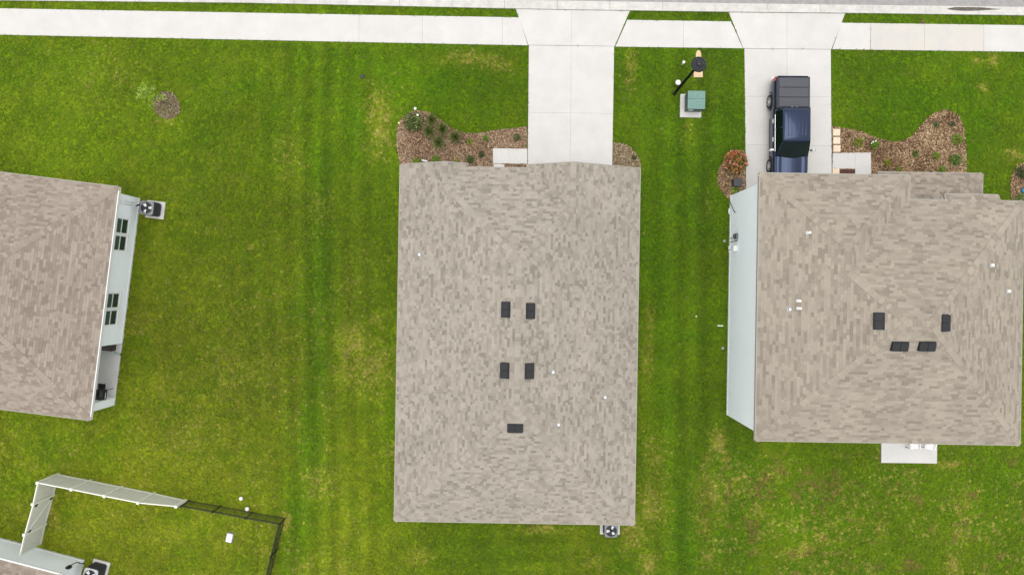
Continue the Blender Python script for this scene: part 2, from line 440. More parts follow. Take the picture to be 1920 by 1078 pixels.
# gutter with its rolled kerb, one casting between joints
def gutter():
    js = [749+98.6*k for k in range(-10, 15)]
    root = MB(); r = None
    segs = []
    for a, b in zip(js, js[1:]):
        ya, yb = lerp_y(GUT, a), lerp_y(GUT, b)
        segs.append((a, b, ya, yb))
    for a, b, ya, yb in segs: root.prism(XY((a,ya-15.5),(b,yb-15.5),(b,yb),(a,ya)), -.16, -.03)
    r = root.build('gutter', 'joint', None, kind='structure', label='pale concrete street gutter with rolled kerb')
    for a, b, ya, yb in segs:
        g = .22
        prof = [(-16.5,.045),(-9.5,.010),(-7.0,.010),(-3.2,.075),(0,.085)]   # pixels up the picture, height
        mb = MB(); vs = []
        for xx, yy in ((a+g, ya),(b-g, yb)):
            vs += [P(xx, yy+dy, 0)+Vector((0,0,z)) for dy, z in prof] + [P(xx, yy, 0)+Vector((0,0,-.15)), P(xx, yy-16.5, 0)+Vector((0,0,-.15))]
        m = len(prof)+2
        mb.add(vs, [(i, (i+1)%m, m+(i+1)%m, m+i) for i in range(m)] + [tuple(range(m-1,-1,-1)), tuple(range(m,2*m))])
        mb.build('gutter_section', 'gutter_concrete', r)
        EXCL.append(XY((a,ya-17),(b,yb-17),(b,yb),(a,ya)))
gutter()
mb = MB()
pts = []
road = XY((-260,-17.5),(480,-9.5),(960,.8),(1366,7.2),(1920,14),(2200,17.5))
far = [(p[0], p[1]+7.2) for p in road]
mb2 = road + far[::-1]
vs = [(x,y,.046) for x,y in road]+[(x,y,.11) for x,y in far]
n = len(road)
mb.add(vs, [(i,i+1,n+i+1,n+i) for i in range(n-1)])
mb.build('road', 'asphalt', None, kind='structure', label='grey asphalt street along the top edge')
EXCL.append(mb2)
# wet sand washed into the gutter
def blob_poly(cx, cy, rx, ry, n=40, amp=.12, seed=1):
    r = random.Random(seed); ph = [r.uniform(0, 6.28) for _ in range(5)]
    out = []
    for k in range(n):
        a = 2*pi*k/n
        m = 1 + amp*sum(sin((j+2)*a+ph[j])/(j+1) for j in range(5))
        out.append((cx+rx*m*cos(a), cy+ry*m*sin(a)))
    return out
def sheet(poly_px, dz, name, material, zf, **kw):
    mb = MB(); w = [P(x, y, 0) for x, y in poly_px]
    c = sum(w, Vector())/len(w)
    ring1 = [c + (p-c)*.75 for p in w]
    vs = [Vector((p.x,p.y,zf)) for p in w] + [Vector((p.x,p.y,zf+dz)) for p in ring1] + [Vector((c.x,c.y,zf+dz*1.2))]
    n = len(w)
    fs = [(i,(i+1)%n,n+(i+1)%n,n+i) for i in range(n)] + [(n+i,n+(i+1)%n,2*n) for i in range(n)]
    mb.add(vs, fs, smooth=True)
    return mb.build(name, material, None, **kw)
puddle = [(1776,16.5),(1781,13.5),(1790,12.6),(1800,11.8),(1812,10.8),(1824,11.2),(1836,12.4),(1848,13.4),(1855,15.4),(1866,17.2),(1880,18.2),(1866,18.9),(1852,19.6),(1838,20.6),(1820,21.2),(1804,21.0),(1786,19.8),(1778,18.6)]
sheet(puddle, .012, 'wet_sand', 'wet_sand', .020, kind='stuff', label='dark damp sand lying in the street gutter', cat='sand')

# aprons and driveways
A1 = [XY((967,17.6),(1072,19.5),(1071,86.2),(990.5,85.2)), XY((1072,19.5),(1181,21.2),(1152.5,87.4),(1071,86.2))]
slab_run('driveway_apron', 'flared concrete apron of the middle driveway', A1, gap=.004)
D1 = [XY((991.5,85.6),(1071,86.6),(1070,212.5),(990.4,211.5)), XY((1071,86.6),(1151.5,87.6),(1149.5,213.5),(1070,212.5)),
      XY((990.4,211.5),(1070,212.5),(1069,338),(989,337)), XY((1070,212.5),(1149.5,213.5),(1147.5,338),(1069,338))]
slab_run('driveway', 'empty pale concrete driveway of the middle house', D1, gap=.003)
A2 = [XY((1366,23.9),(1475,25.1),(1475.5,92.4),(1393.5,91.6)), XY((1475,25.1),(1584.5,26),(1558.5,93.3),(1475.5,92.4))]
slab_run('driveway_apron', 'flared concrete apron below the parked truck', A2, gap=.004)
D2 = [XY((1395.5,92),(1475.5,92.8),(1476,182),(1396.5,181.5)), XY((1475.5,92.8),(1557.5,93.6),(1558,182.5),(1476,182)),
      XY((1396.5,181.5),(1476,182),(1477,273),(1397.5,272)), XY((1476,182),(1558,182.5),(1559,274),(1477,273)),
      XY((1397.5,272),(1477,273),(1478,364),(1399,363)), XY((1477,273),(1559,274),(1560,364),(1478,364))]
slab_run('driveway', 'pale concrete driveway under the parked truck', D2, gap=.003)
W1 = [XY((924,278.5),(954,278.8),(954,307.5),(924,307)), XY((954,278.8),(988.6,279.2),(988.6,307.8),(954,307.5)), XY((924.8,307.6),(946,307.9),(945.5,345),(924.5,345))]
slab_run('walkway', 'short concrete walk to the door of the middle house', W1, z1=.04, gap=.003)
W2 = [XY((1560.4,287.2),(1603,286.6),(1603,317),(1560.4,316.6)), XY((1603,286.6),(1632.5,286.2),(1633.5,340),(1603,340))]
slab_run('walkway', 'short concrete walk to the door of the right house', W2, z1=.04, gap=.003)

# ------------------------------------------------------------------ roofs
def clip(poly, a, b, c, eps=1e-9):
    out = []; n = len(poly)
    for i in range(n):
        p, q = poly[i], poly[(i+1) % n]
        dp = a*p[0]+b*p[1]+c; dq = a*q[0]+b*q[1]+c
        if dp >= -eps: out.append(p)
        if (dp > eps and dq < -eps) or (dp < -eps and dq > eps):
            t = dp/(dp-dq); out.append((p[0]+(q[0]-p[0])*t, p[1]+(q[1]-p[1])*t))
    return out
def parea(p):
    return .5*sum(p[i][0]*p[(i+1)%len(p)][1]-p[(i+1)%len(p)][0]*p[i][1] for i in range(len(p))) if len(p) > 2 else 0
def rect(x0, x1, y0, y1): return [(x0,y0),(x1,y0),(x1,y1),(x0,y1)]
def edges_hp(poly):
    out = []
    for i in range(len(poly)):
        (x0,y0),(x1,y1) = poly[i], poly[(i+1)%len(poly)]
        out.append((-(y1-y0), (x1-x0), -(-(y1-y0)*x0+(x1-x0)*y0)))
    return out
class Roof:
    """union of hip and gable volumes: each is (footprint ccw, [plane (a,b,c): z = a x + b y + c])"""
    def __init__(self, vols):
        self.vols = vols; self.faces = []
        for i, (fp, pls) in enumerate(vols):
            for k, pk in enumerate(pls):
                poly = fp
                for m_, pm in enumerate(pls):
                    if m_ != k and len(poly) > 2: poly = clip(poly, pm[0]-pk[0], pm[1]-pk[1], pm[2]-pk[2])
                if abs(parea(poly)) < 1e-4: continue
                pieces = [poly]
                for j, (fj, pj) in enumerate(vols):
                    if j == i: continue
                    hp = edges_hp(fj)
                    e = 1e-5 if j < i else -1e-5
                    hp = hp + [(q[0]-pk[0], q[1]-pk[1], q[2]-pk[2]+e) for q in pj]
                    new = []
                    for pc in pieces:
                        rem = pc
                        for h in hp:
                            if len(rem) < 3: break
                            o = clip(rem, -h[0], -h[1], -h[2])
                            if len(o) > 2 and abs(parea(o)) > 1e-4: new.append(o)
                            rem = clip(rem, *h)
                    pieces = new
                for pc in pieces: self.faces.append((pk, pc))
    def z(self, x, y):
        best = None
        for fp, pls in self.vols:
            if all(a*x+b*y+c >= -1e-6 for a,b,c in edges_hp(fp)):
                h, k = min((p[0]*x+p[1]*y+p[2], i) for i, p in enumerate(pls))
                if best is None or h > best[0]: best = (h, pls[k])
        return best

def shade(base, f, r): return tuple(max(0.0, c*f + r*c) for c in base)
def build_roof(house, roof, ze, palette, hips, seed, view, ls=1.0):
    """house Empty; view(x,y,z) -> apparent scale for picking the shingles that show largest"""
    rd = random.Random(seed)
    deck = MB()
    for pk, pc in roof.faces:
        if parea(pc) < 0: pc = pc[::-1]
        n = len(pc)
        top = [(x, y, pk[0]*x+pk[1]*y+pk[2]) for x, y in pc]; bot = [(x,y,z-.12) for x,y,z in top]
        deck.add(bot+top, [tuple(range(n-1,-1,-1)), tuple(range(n,2*n))]+[(i,(i+1)%n,n+(i+1)%n,n+i) for i in range(n)])
    rf = deck.build('roof', 'roof_deck', house)
    ex = .145
    whole = []; rest = MB()
    planes = {}
    for pk, pc in roof.faces: planes.setdefault(tuple(round(v, 5) for v in pk), []).append((pk, pc))
    for key, lst in planes.items():
        pk = lst[0][0]
        g = sqrt(pk[0]**2+pk[1]**2); d = (pk[0]/g, pk[1]/g); e = (-d[1], d[0])
        cp = 1/sqrt(1+g*g); exp_ = ex*cp
        pts = [p for _, pc in lst for p in pc]
        vmin = min(p[0]*d[0]+p[1]*d[1] for p in pts); vmax = max(p[0]*d[0]+p[1]*d[1] for p in pts)
        umin = min(p[0]*e[0]+p[1]*e[1] for p in pts); umax = max(p[0]*e[0]+p[1]*e[1] for p in pts)
        nrm = Vector((-pk[0], -pk[1], 1)).normalized()
        e3 = Vector((e[0], e[1], 0)); d3 = Vector((d[0], d[1], g)).normalized()
        n = 0; v = vmin
        prev = []
        while v < vmax:
            u = umin - rd.uniform(0, .5)
            thick_on = rd.random() < .5
            while u < umax:
                L = ls*rd.choice((.15,.18,.22,.28,.34,.42)) * rd.uniform(.85, 1.15)
                thick_on = not thick_on
                th = .014 if thick_on else .007
                tone = rd.random()
                ci = 0 if tone < .34 else 1 if tone < .62 else 2 if tone < .84 else 3
                if not thick_on and ci == 3 and rd.random() < .4: ci = 2
                rc = [(u*e[0]+v*d[0], u*e[1]+v*d[1]), ((u+L)*e[0]+v*d[0], (u+L)*e[1]+v*d[1]),
                      ((u+L)*e[0]+(v+exp_)*d[0], (u+L)*e[1]+(v+exp_)*d[1]), (u*e[0]+(v+exp_)*d[0], u*e[1]+(v+exp_)*d[1])]
                if parea(rc) < 0: rc = rc[::-1]
                for _, pc in lst:
                    if parea(pc) < 0: pc = pc[::-1]
                    q = rc
                    for hp in edges_hp(pc):
                        q = clip(q, *hp)
                        if len(q) < 3: break
                    if len(q) < 3 or abs(parea(q)) < 1e-4: continue
                    if abs(parea(q) - abs(parea(rc))) < 1e-6:
                        cx, cy = (rc[0][0]+rc[2][0])/2, (rc[0][1]+rc[2][1])/2
                        base = Vector((u*e[0]+v*d[0], u*e[1]+v*d[1], 0)); base.z = pk[0]*base.x+pk[1]*base.y+pk[2]
                        whole.append((view(cx, cy, base.z)**2*L, base, e3, d3, nrm, L, th, ci, cp))
                        break
                    else:
                        top = []; bot = []
                        for x, y in q:
                            z = pk[0]*x+pk[1]*y+pk[2]
                            f = (x*d[0]+y*d[1]-v)/exp_
                            off = th*(1-f)+.002*f
                            top.append((x+nrm.x*off, y+nrm.y*off, z+nrm.z*off)); bot.append((x, y, z-.003))
                        k = len(q)
                        rest.add(bot+top, [tuple(range(k,2*k))]+[(i,(i+1)%k,k+(i+1)%k,k+i) for i in range(k)], shade(palette[ci], rd.uniform(.95,1.05), 0))
                u += L
            v += exp_; n += 1
    whole.sort(key=lambda t: -t[0])
    proto = {}
    for i, (_, base, e3, d3, nrm, L, th, ci, cp) in enumerate(whole):
        f = [(0,0,-.003),(1,0,-.003),(1,1,-.003),(0,1,-.003),(0,0,th),(1,0,th),(1,1,.002),(0,1,.002)]
        mtx = Matrix(((e3.x*L, d3.x*ex, nrm.x, base.x),(e3.y*L, d3.y*ex, nrm.y, base.y),(e3.z*L, d3.z*ex, nrm.z, base.z),(0,0,0,1)))
        if i < 300:
            k = (ci, th, rd.randrange(2))
            if k not in proto:
                mb = MB(); mb.add(f, [(4,5,6,7),(0,1,5,4),(1,2,6,5),(2,3,7,6),(3,0,4,7)], shade(palette[ci], 1.02 if k[2] else .98, 0))
                proto[k] = mb.mesh('shingle', 'shingle')
            o = bpy.data.objects.new('shingle', proto[k]); COL.objects.link(o); o.parent = rf; o.matrix_local = mtx
        else:
            rest.add([mtx @ Vector(p) for p in f], [(4,5,6,7),(0,1,5,4),(1,2,6,5),(2,3,7,6),(3,0,4,7)], shade(palette[ci], rd.uniform(.95,1.05), 0))
    rest.build('shingles', 'shingle', rf, kind='stuff')
    # cap shingles along hips and ridges
    for a, b in hips:
        a = Vector(a); b = Vector(b)
        if b.z < a.z: a, b = b, a
        t = (b-a); Lh = t.length; t.normalize()
        hperp = Vector((-t.y, t.x, 0)).normalized()
        mid = (a+b)/2
        ws = []
        for s in (1, -1):
            q = mid + hperp*s*.12
            pl = roof.z(q.x, q.y)[1]; nn = Vector((-pl[0], -pl[1], 1)).normalized()
            w = nn.cross(t); w = w if w.dot(hperp*s) > 0 else -w
            ws.append((w.normalized(), nn))
        up = (ws[0][1]+ws[1][1]).normalized()
        protos = []
        for ci in range(4):
            mb = MB(); W, LL = .155, .30
            vs = []
            for (tt, h) in ((0, .030), (LL, .012)):
                vs += [t*tt + ws[0][0]*W + ws[0][1]*h, t*tt + up*(h+.006), t*tt + ws[1][0]*W + ws[1][1]*h]
            vs += [ws[0][0]*W + ws[0][1]*.0, up*.0, ws[1][0]*W + ws[1][1]*.0, t*LL+ws[0][0]*W, t*LL+ws[1][0]*W]
            mb.add(vs, [(0,1,4,3),(1,2,5,4),(0,6,7,1),(1,7,8,2),(0,3,9,6),(2,8,10,5)], shade(palette[(0,1,0,2)[ci]], (1.05,1.03,.99,1.02)[ci], 0))
            protos.append(mb.mesh('ridge_cap', 'shingle'))
        k = int(Lh/.205)
        for i in range(k):
            o = bpy.data.objects.new('ridge_cap', protos[rd.randrange(4)]); COL.objects.link(o); o.parent = rf
            o.matrix_local = Matrix.Translation(a + t*(i*.205))
    return rf

def onroof(house, roof, px, py, guess=4.0):
    """point on a roof (house-local) seen at a photo pixel"""
    z = guess; inv = WM[house.name].inverted()
    for _ in range(12):
        p = inv @ P(px, py, z); r = roof.z(p.x, p.y)
        if r is None: z += .4; continue
        z = .5*z + .5*r[0]
    p = inv @ P(px, py, z)
    return Vector((p.x, p.y, r[0])), r[1]
def roof_vent(house, roof, rf, px, py, wide=.77, deep=.44, tall=.16):
    p, pl = onroof(house, roof, px, py)
    nn = Vector((-pl[0], -pl[1], 1)).normalized(); g = sqrt(pl[0]**2+pl[1]**2)
    d = Vector((pl[0]/g, pl[1]/g, g)).normalized(); e = d.cross(nn)
    m = Matrix(((e.x,d.x,nn.x,p.x),(e.y,d.y,nn.y,p.y),(e.z,d.z,nn.z,p.z),(0,0,0,1)))
    mb = MB()
    mb.box((0,0,0), (wide+.05, deep+.05, .02), mtx=Matrix.Translation((0,0,.022)))
    for s in (-1, 1):
        w2 = wide/2-.012
        x0, x1 = (s*.012, s*wide/2) if s > 0 else (-wide/2, -.012)
        f = [(x0,-deep/2,.02),(x1,-deep/2,.02),(x1,deep/2,.02),(x0,deep/2,.02),
             (x0,-deep/2,tall*.9),(x1,-deep/2,tall*.9),(x1,-deep*.32,tall),(x0,-deep*.32,tall),(x1,deep*.36,tall*.75),(x0,deep*.36,tall*.75),(x1,deep/2,tall*.3),(x0,deep/2,tall*.3)]
        mb.add(f, [(0,1,5,4),(4,5,6,7),(7,6,8,9),(9,8,10,11),(11,10,2,3),(0,4,7,9,11,3),(1,2,10,8,6,5)])
    mb.box((0,0,0), (.03, deep*.9, .05), mtx=Matrix.Translation((0,0,tall*.5)))
    return mb.build('roof_vent', 'vent_plastic', rf, mtx=m)
def vent_pipe(house, roof, rf, px, py, h=.32, r=.05, flash=True, white_base=False):
    p, pl = onroof(house, roof, px, py)
    mb = MB(); mb.tube([(0,0,-.05),(0,0,h)], r, 12)
    o = mb.build('vent_pipe', 'pvc', rf, mtx=Matrix.Translation(p))
    nn = Vector((-pl[0], -pl[1], 1)).normalized()
    mb = MB(); mb.tube([nn*.012, nn*.028], .085 if white_base else .12, 10, smooth=False); mb.tube([(0,0,0),(0,0,.09)], [.08,.065], 12)
    mb.build('flashing', 'pvc' if white_base else 'lead', rf, mtx=Matrix.Translation(p))

def plane_x(x0, s, ze): return (s, 0, ze - s*x0)       # rises towards +x
def plane_nx(x1, s, ze): return (-s, 0, ze + s*x1)
def plane_y(y0, s, ze): return (0, s, ze - s*y0)
def plane_ny(y1, s, ze): return (0, -s, ze + s*y1)
SL = .42
def fascia_run(house, name, material, pts, th=.045, hgt=.17, drop=.015):
    """boards along eave edges; pts is a list of ((x,y,z),(x,y,z)) with outward on the right of the direction"""
    for a, b in pts:
        a = Vector(a); b = Vector(b); t = (b-a); t2 = Vector((t.x,t.y,0)).normalized(); o = Vector((t2.y,-t2.x,0))
        mb = MB()
        q0 = a + o*.004; q1 = b + o*.004
        vs = []
        for q in (q0, q1):
            vs += [q+Vector((0,0,drop)), q+o*th+Vector((0,0,drop-.004)), q+o*th+Vector((0,0,-hgt)), q+Vector((0,0,-hgt))]
        mb.add(vs, [(0,1,5,4),(1,2,6,5),(2,3,7,6),(3,0,4,7),(3,2,1,0),(4,5,6,7)])
        mb.build(name, material, house)

def hview(house):
    W = WM[house.name]
    def f(x, y, z):
        return 1280.0/(H - z)
    return f

# ---------------- middle house
HM = empty('house', (0.34, -3.1, 0), 0, 'single storey house with taupe shingle roof in the middle of the photo', 'house')
ox, oy = 0.34, -3.1
def mk(x, y): return (x-ox, y-oy)
X0, X1, Y0, YF, YV, YE = -6.22-ox, 6.90-ox, -12.86-oy, 6.61-oy, 7.94-oy, 6.42-oy
ze = 2.6
GL, GLR = -3.67-ox, -1.12-ox         # left gable ridge, right end
GR, GRL = 3.12-ox, -.66-ox
vols = [(rect(X0, X1, Y0, YE), [plane_x(X0,SL,ze), plane_nx(X1,SL,ze), plane_y(Y0,SL,ze), plane_ny(YV,SL,ze)]),
        (rect(X0, GLR, YE-5, YF), [plane_x(X0,SL,ze), plane_nx(GLR,SL,ze)]),
        (rect(GRL, X1, YE-5, YF), [plane_x(GRL,SL,ze), plane_nx(X1,SL,ze)])]
# the front plane hides the inner gable skirts: they stop where they would dip below it
vols[1] = (rect(X0, GLR-(YV-YF), YE-5, YF), vols[1][1])
vols[2] = (rect(GRL+(YV-YF), X1, YE-5, YF), vols[2][1])
RM = Roof(vols)
hw = (X1-X0)/2; xc = (X0+X1)/2
A_ = (xc, YV-hw, ze+SL*hw); B_ = (xc, Y0+hw, ze+SL*hw)
g1 = (GL, YV-(GL-X0), ze+SL*(GL-X0)); g2 = (GR, YV-(X1-GR), ze+SL*(X1-GR))
hips = [(A_, B_), ((X0,Y0,ze), B_), ((X1,Y0,ze), B_), (g1, A_), (g2, A_), ((GL,YF,g1[2]), g1), ((GR,YF,g2[2]), g2)]
pal_mid = [(.330,.296,.250), (.302,.269,.226), (.268,.237,.198), (.226,.198,.166)]
rfm = build_roof(HM, RM, ze, pal_mid, hips, 3, hview(HM), .85)
for p in ((949,580.5),(994,583),(947,694.5),(992,695.5)): roof_vent(HM, RM, rfm, *p)
roof_vent(HM, RM, rfm, 966, 801.5)
for p in ((787,478),(1037,697),(1134,744),(1047,795)): vent_pipe(HM, RM, rfm, *p, h=.22, r=.052)
fx = -2.45-ox; fx2 = GRL+(YV-YF)
zv = ze+SL*(YV-YF)
fascia_run(HM, 'fascia', 'fascia', [((X0,YF,ze),(X0,Y0,ze)), ((X0,Y0,ze),(X1,Y0,ze)), ((X1,Y0,ze),(X1,YF,ze)),
    ((GL,YF,g1[2]),(X0,YF,ze)), ((GLR-(YV-YF),YF,zv),(GL,YF,g1[2])), ((GR,YF,g2[2]),(fx2,YF,zv)), ((X1,YF,ze),(GR,YF,g2[2])), ((fx2,YE,ze+SL*(YV-YE)),(GLR-(YV-YF),YE,ze+SL*(YV-YE)))])
def walls(house, x0, x1, y0, y1, zt, gables=(), holes=None, name='wall', material='stucco', base=True):
    mb = MB(); mb.bbox(x0, x1, y0, y1, -.05, zt); mb.build(name, material, house)
mb = MB(); mb.bbox(X0+.38, X1-.38, Y0+.38, YF-1.6, -.05, ze-.14)
mb.bbox(X0+.38, GLR-.3, YF-1.6, YF-.4, -.05, ze-.14); mb.bbox(GRL+.3, X1-.38, YF-1.6, YF-.4, -.05, ze-.14)
for xl, xr, xm in ((X0+.38, GLR-1.35, GL), (fx2+.05, X1-.38, GR)):
    zpk = ze-.16+SL*min(xm-X0, X1-xm)
    f = [(xl, YF-.42, ze-.15),(xr, YF-.42, ze-.15),(xr, YF-.42, ze-.14+SL*.35),(xm, YF-.42, zpk),(xl,YF-.42, ze-.14+SL*.3)]
    mb.add(f+[(a,b-.1,c) for a,b,c in f], [(0,1,2,3,4),(9,8,7,6,5)]+[(i,(i+1)%5,5+(i+1)%5,5+i) for i in range(5)])
mb.build('wall', 'stucco', HM)
mb = MB(); mb.bbox(X0+.05, X1-.05, Y0+.05, YF-1.3, ze-.165, ze-.142); mb.build('soffit', 'soffit', HM)
gd = MB()
for k in range(4): gd.bbox(GR-2.45, GR+2.45, YF-.40, YF-.36, .06+.53*k, .06+.53*k+.515)
gd.build('garage_door', 'trim_white', HM)
EXCL.append([(X0+ox+.38, Y0+oy+.38),(X1+ox-.38, Y0+oy+.38),(X1+ox-.38, YF+oy-.4),(X0+ox+.38, YF+oy-.4)])

# ---------------- right house, two storeys
ox2, oy2 = 19.13, -1.375
HR = empty('house', (ox2, oy2, 0), 0, 'two storey house with pale wall and taupe roof behind the truck', 'house')
rx0, rx1, ry0, ry1 = 12.47-ox2, 25.85-ox2, -7.53-oy2, 4.78-oy2
gx1, gyf = 20.05-ox2, 5.99-oy2
ze2 = 5.4
vols = [(rect(rx0, rx1, ry0, ry1), [plane_x(rx0,SL,ze2), plane_nx(rx1,SL,ze2), plane_y(ry0,SL,ze2), plane_ny(ry1,SL,ze2)]),
        (rect(rx0, gx1, ry1-6.5, gyf), [plane_x(rx0,SL,ze2), plane_nx(gx1,SL,ze2), plane_ny(gyf,SL,ze2)]),
        (rect(21.95-ox2, 24.65-ox2, ry1, ry1+.32), [plane_ny(ry1,SL,ze2)])]
RR = Roof(vols)
hn = (ry1-ry0)/2; zr = ze2+SL*hn; yc = (ry0+ry1)/2
ra, rb = (rx0+hn, yc, zr), (rx1-hn, yc, zr)
gh = (gx1-rx0)/2; gm = (rx0+gx1)/2; gz = ze2+SL*gh
gtop = (gm, gyf-gh, gz); gback = (gm, ry1-gh, gz)
hips = [(ra, rb), ((rx0,ry0,ze2), ra), ((rx1,ry0,ze2), rb), ((rx1,ry1,ze2), rb), ((rx0,gyf,ze2), gtop), ((gx1,gyf,ze2), gtop), (gtop, gback), (gback, ra)]
pal_r = [(.322,.280,.228), (.297,.257,.208), (.265,.228,.184), (.232,.198,.159)]
rfr = build_roof(HR, RR, ze2, pal_r, hips, 5, hview(HR), 1.2)
roof_vent(HR, RR, rfr, 1648, 602); roof_vent(HR, RR, rfr, 1771, 605.5)
roof_vent(HR, RR, rfr, 1686, 648.5); roof_vent(HR, RR, rfr, 1737, 648.5)
for p in ((1514,437),(1495.5,564),(1496,578)): vent_pipe(HR, RR, rfr, *p, h=.32, r=.06, white_base=True)
vent_pipe(HR, RR, rfr, 1480, 580, h=.12, r=.05)
for p in ((1857,497.5),(1888,546)): vent_pipe(HR, RR, rfr, *p, h=.2, r=.07)
bx0, bx1, by = 21.95-ox2, 24.65-ox2, ry1+.32
zb = ze2-SL*.32
fascia_run(HR, 'fascia', 'fascia', [((rx0,gyf,ze2),(rx0,ry0,ze2)), ((rx0,ry0,ze2),(rx1,ry0,ze2)), ((rx1,ry0,ze2),(rx1,ry1,ze2)),
    ((gx1,gyf,ze2),(rx0,gyf,ze2)), ((gx1,ry1,ze2),(gx1,gyf,ze2)), ((rx1,ry1,ze2),(bx1,ry1,ze2)), ((bx1,ry1,ze2),(bx1,by,zb)), ((bx1,by,zb),(bx0,by,zb)), ((bx0,by,zb),(bx0,ry1,ze2)), ((bx0,ry1,ze2),(gx1,ry1,ze2))])
wx0, wy0, wy1 = 12.70-ox2, -7.24-oy2, 5.58-oy2
mb = MB()
mb.add([(x,y,z) for z in (-.05, ze2-.14) for x,y in ((wx0,wy0),(rx1-.3,wy0),(rx1-.3,ry1-.35),(gx1-.35,ry1-.35),(gx1-.35,wy1),(wx0,wy1))],
       [(5,4,3,2,1,0),(6,7,8,9,10,11)]+[(i,(i+1)%6,6+(i+1)%6,6+i) for i in range(6)])
mb.build('wall', 'stucco', HR)
mb = MB(); mb.bbox(wx0-.03, wx0-.003, wy0, wy1, -.05, .16); mb.build('foundation_band', 'trim_white', HR)
mb = MB(); mb.bbox(rx0+.05, rx1-.05, ry0+.05, ry1-.05, ze2-.165, ze2-.142); mb.bbox(rx0+.05, gx1-.05, ry1-.05, gyf-.05, ze2-.165, ze2-.142)
mb.build('soffit', 'soffit', HR)
gd = MB()
for k in range(4): gd.bbox(gm-2.75, gm+2.15, wy1+.003, wy1+.04, .06+.53*k, .06+.53*k+.515)
gd.build('garage_door', 'trim_white', HR)
EXCL.append([(wx0+ox2, wy0+oy2),(rx1+ox2-.3, wy0+oy2),(rx1+ox2-.3, wy1+oy2),(wx0+ox2, wy1+oy2)])
# lower entry roof beside the garage
ep = empty('porch_roof', (0,0,0)) if False else None
px0, px1, py1_, py0_ = gx1+.0, 25.42-ox2, 6.58-oy2, ry1-.30
zp = 2.95
RPo = Roof([(rect(px0-.3, px1, py0_, py1_), [plane_ny(py1_,.36,zp), plane_nx(px1,.36,zp)])])
pal_p = [(.31,.262,.215), (.275,.232,.19), (.235,.20,.165), (.21,.172,.14)]
prf = build_roof(HR, RPo, zp, pal_p, [((px1,py1_,zp),(px1-1.9,py1_-1.9,zp+.36*1.9))], 8, hview(HR))
prf.name = 'porch_roof'
WM[prf.name] = WM[HR.name]
fascia_run(HR, 'fascia', 'fascia', [((px1,py1_,zp),(px0-.3,py1_,zp)), ((px1,py0_,zp),(px1,py1_,zp))])
mb = MB(); mb.box((px1-.3, py1_-.3, (zp-.12)/2), (.3,.3,zp-.12)); mb.build('porch_column', 'trim_white', HR)
mb = MB(); q = P(1775, 372, 4.4); mb.box((q.x-ox2, q.y-oy2-.05, 4.3), (.1,.35,.5)); mb.build('flashing', 'pvc', HR)
# fixtures on the side wall
def wallpt(px, py):
    k = (wx0+ox2)*32*1.0
    off = px-960.0
    z = H*(1-((wx0+ox2)*32)/max(off, 1))
    p = P(px, py, z); return Vector((wx0, p.y-oy2, z))
q = wallpt(1379, 443.5)
mb = MB(); mb.box((q.x-.06, q.y, q.z+.1), (.12,.30,.5)); mb.box((q.x-.02, q.y-.25, .9), (.04,.04,1.2)); o = mb.build('meter_box', 'grey_metal', HR)
mb = MB(); mb.tube([(q.x-.12, q.y, q.z+.2),(q.x-.24, q.y, q.z+.2)], .09, 14); mb.build('meter', 'glass_screen', o)
q = wallpt(1379, 466)
mb = MB(); mb.cbox((q.x-.10, q.y, q.z), (.22,.36,.42), .05); mb.build('utility_box', 'pvc', HR)
mb = MB(); mb.cbox((wx0-.07, q.y+.10, .25), (.10,.22,.2), .03); mb.cbox((wx0-.05, q.y-.12, .2), (.08,.12,.16), .02); mb.build('junction_box', 'pvc', HR)
mb = MB(); mb.tube([(wx0-.03, q.y+.62, .6),(wx0-.10, q.y+.62, .62),(wx0-.12, q.y+.62, .5)], .03, 8); mb.build('conduit', 'dark_grey_metal', HR)
q = wallpt(1375, 396)
hp = [(wx0-.05, 5.0-oy2+k*-.12, .05+z) for k, z in enumerate((0,.15,.5,.8,.95,.98))]
mb = MB(); mb.tube([(wx0-.03, P(1370,375).y-oy2, .05),(wx0-.04, P(1371,384).y-oy2, .25),(wx0-.04, P(1373,392).y-oy2, .55),(wx0-.03, P(1376,398,.9).y-oy2, .9),(wx0-.03, P(1378,399,.9).y-oy2, 1.1)], .022, 8)
mb.build('cable', 'grey_metal', HR)
mb = MB(); mb.tube([(wx0, P(1366,402).y-oy2, .4),(wx0-.22, P(1366,402).y-oy2, .4)], .025, 8); mb.tube([(wx0-.12, P(1366,392).y-oy2, .3),(wx0-.16, P(1366,400).y-oy2, .3)], .05, 8)
mb.build('hose_tap', 'pvc', HR)
# back patio
slab_run('patio_slab', 'white concrete patio slab behind the right house', [XY((1651.5,812),(1756.5,814),(1755.5,868),(1651,866.8))], z1=.08)

# ---------------- left house
cl = P(263, 372)
HL = empty('house', cl, radians(-7.1)+TH, 'single storey house cut by the left edge with two window pairs', 'house')
lx1, ly1, lx0, ly0 = .17, .30, -20.0, -12.55
zl = 2.55
RL = Roof([(rect(lx0, lx1, ly0, ly1), [plane_x(lx0,SL,zl), plane_nx(lx1,SL,zl), plane_y(ly0,SL,zl), plane_ny(ly1,SL,zl)])])
hn = (ly1-ly0)/2; yc = (ly0+ly1)/2; zr = zl+SL*hn
hips = [((lx1,ly1,zl),(lx1-hn,yc,zr)), ((lx1,ly0,zl),(lx1-hn,yc,zr)), ((lx0+hn,yc,zr),(lx1-hn,yc,zr))]
pal_l = [(.312,.263,.218), (.283,.236,.194), (.249,.206,.169), (.228,.181,.150)]
rfl = build_roof(HL, RL, zl, pal_l, hips, 9, hview(HL))
fascia_run(HL, 'fascia', 'trim_white', [((lx1,ly0,zl),(lx1,ly1,zl))], th=.045)
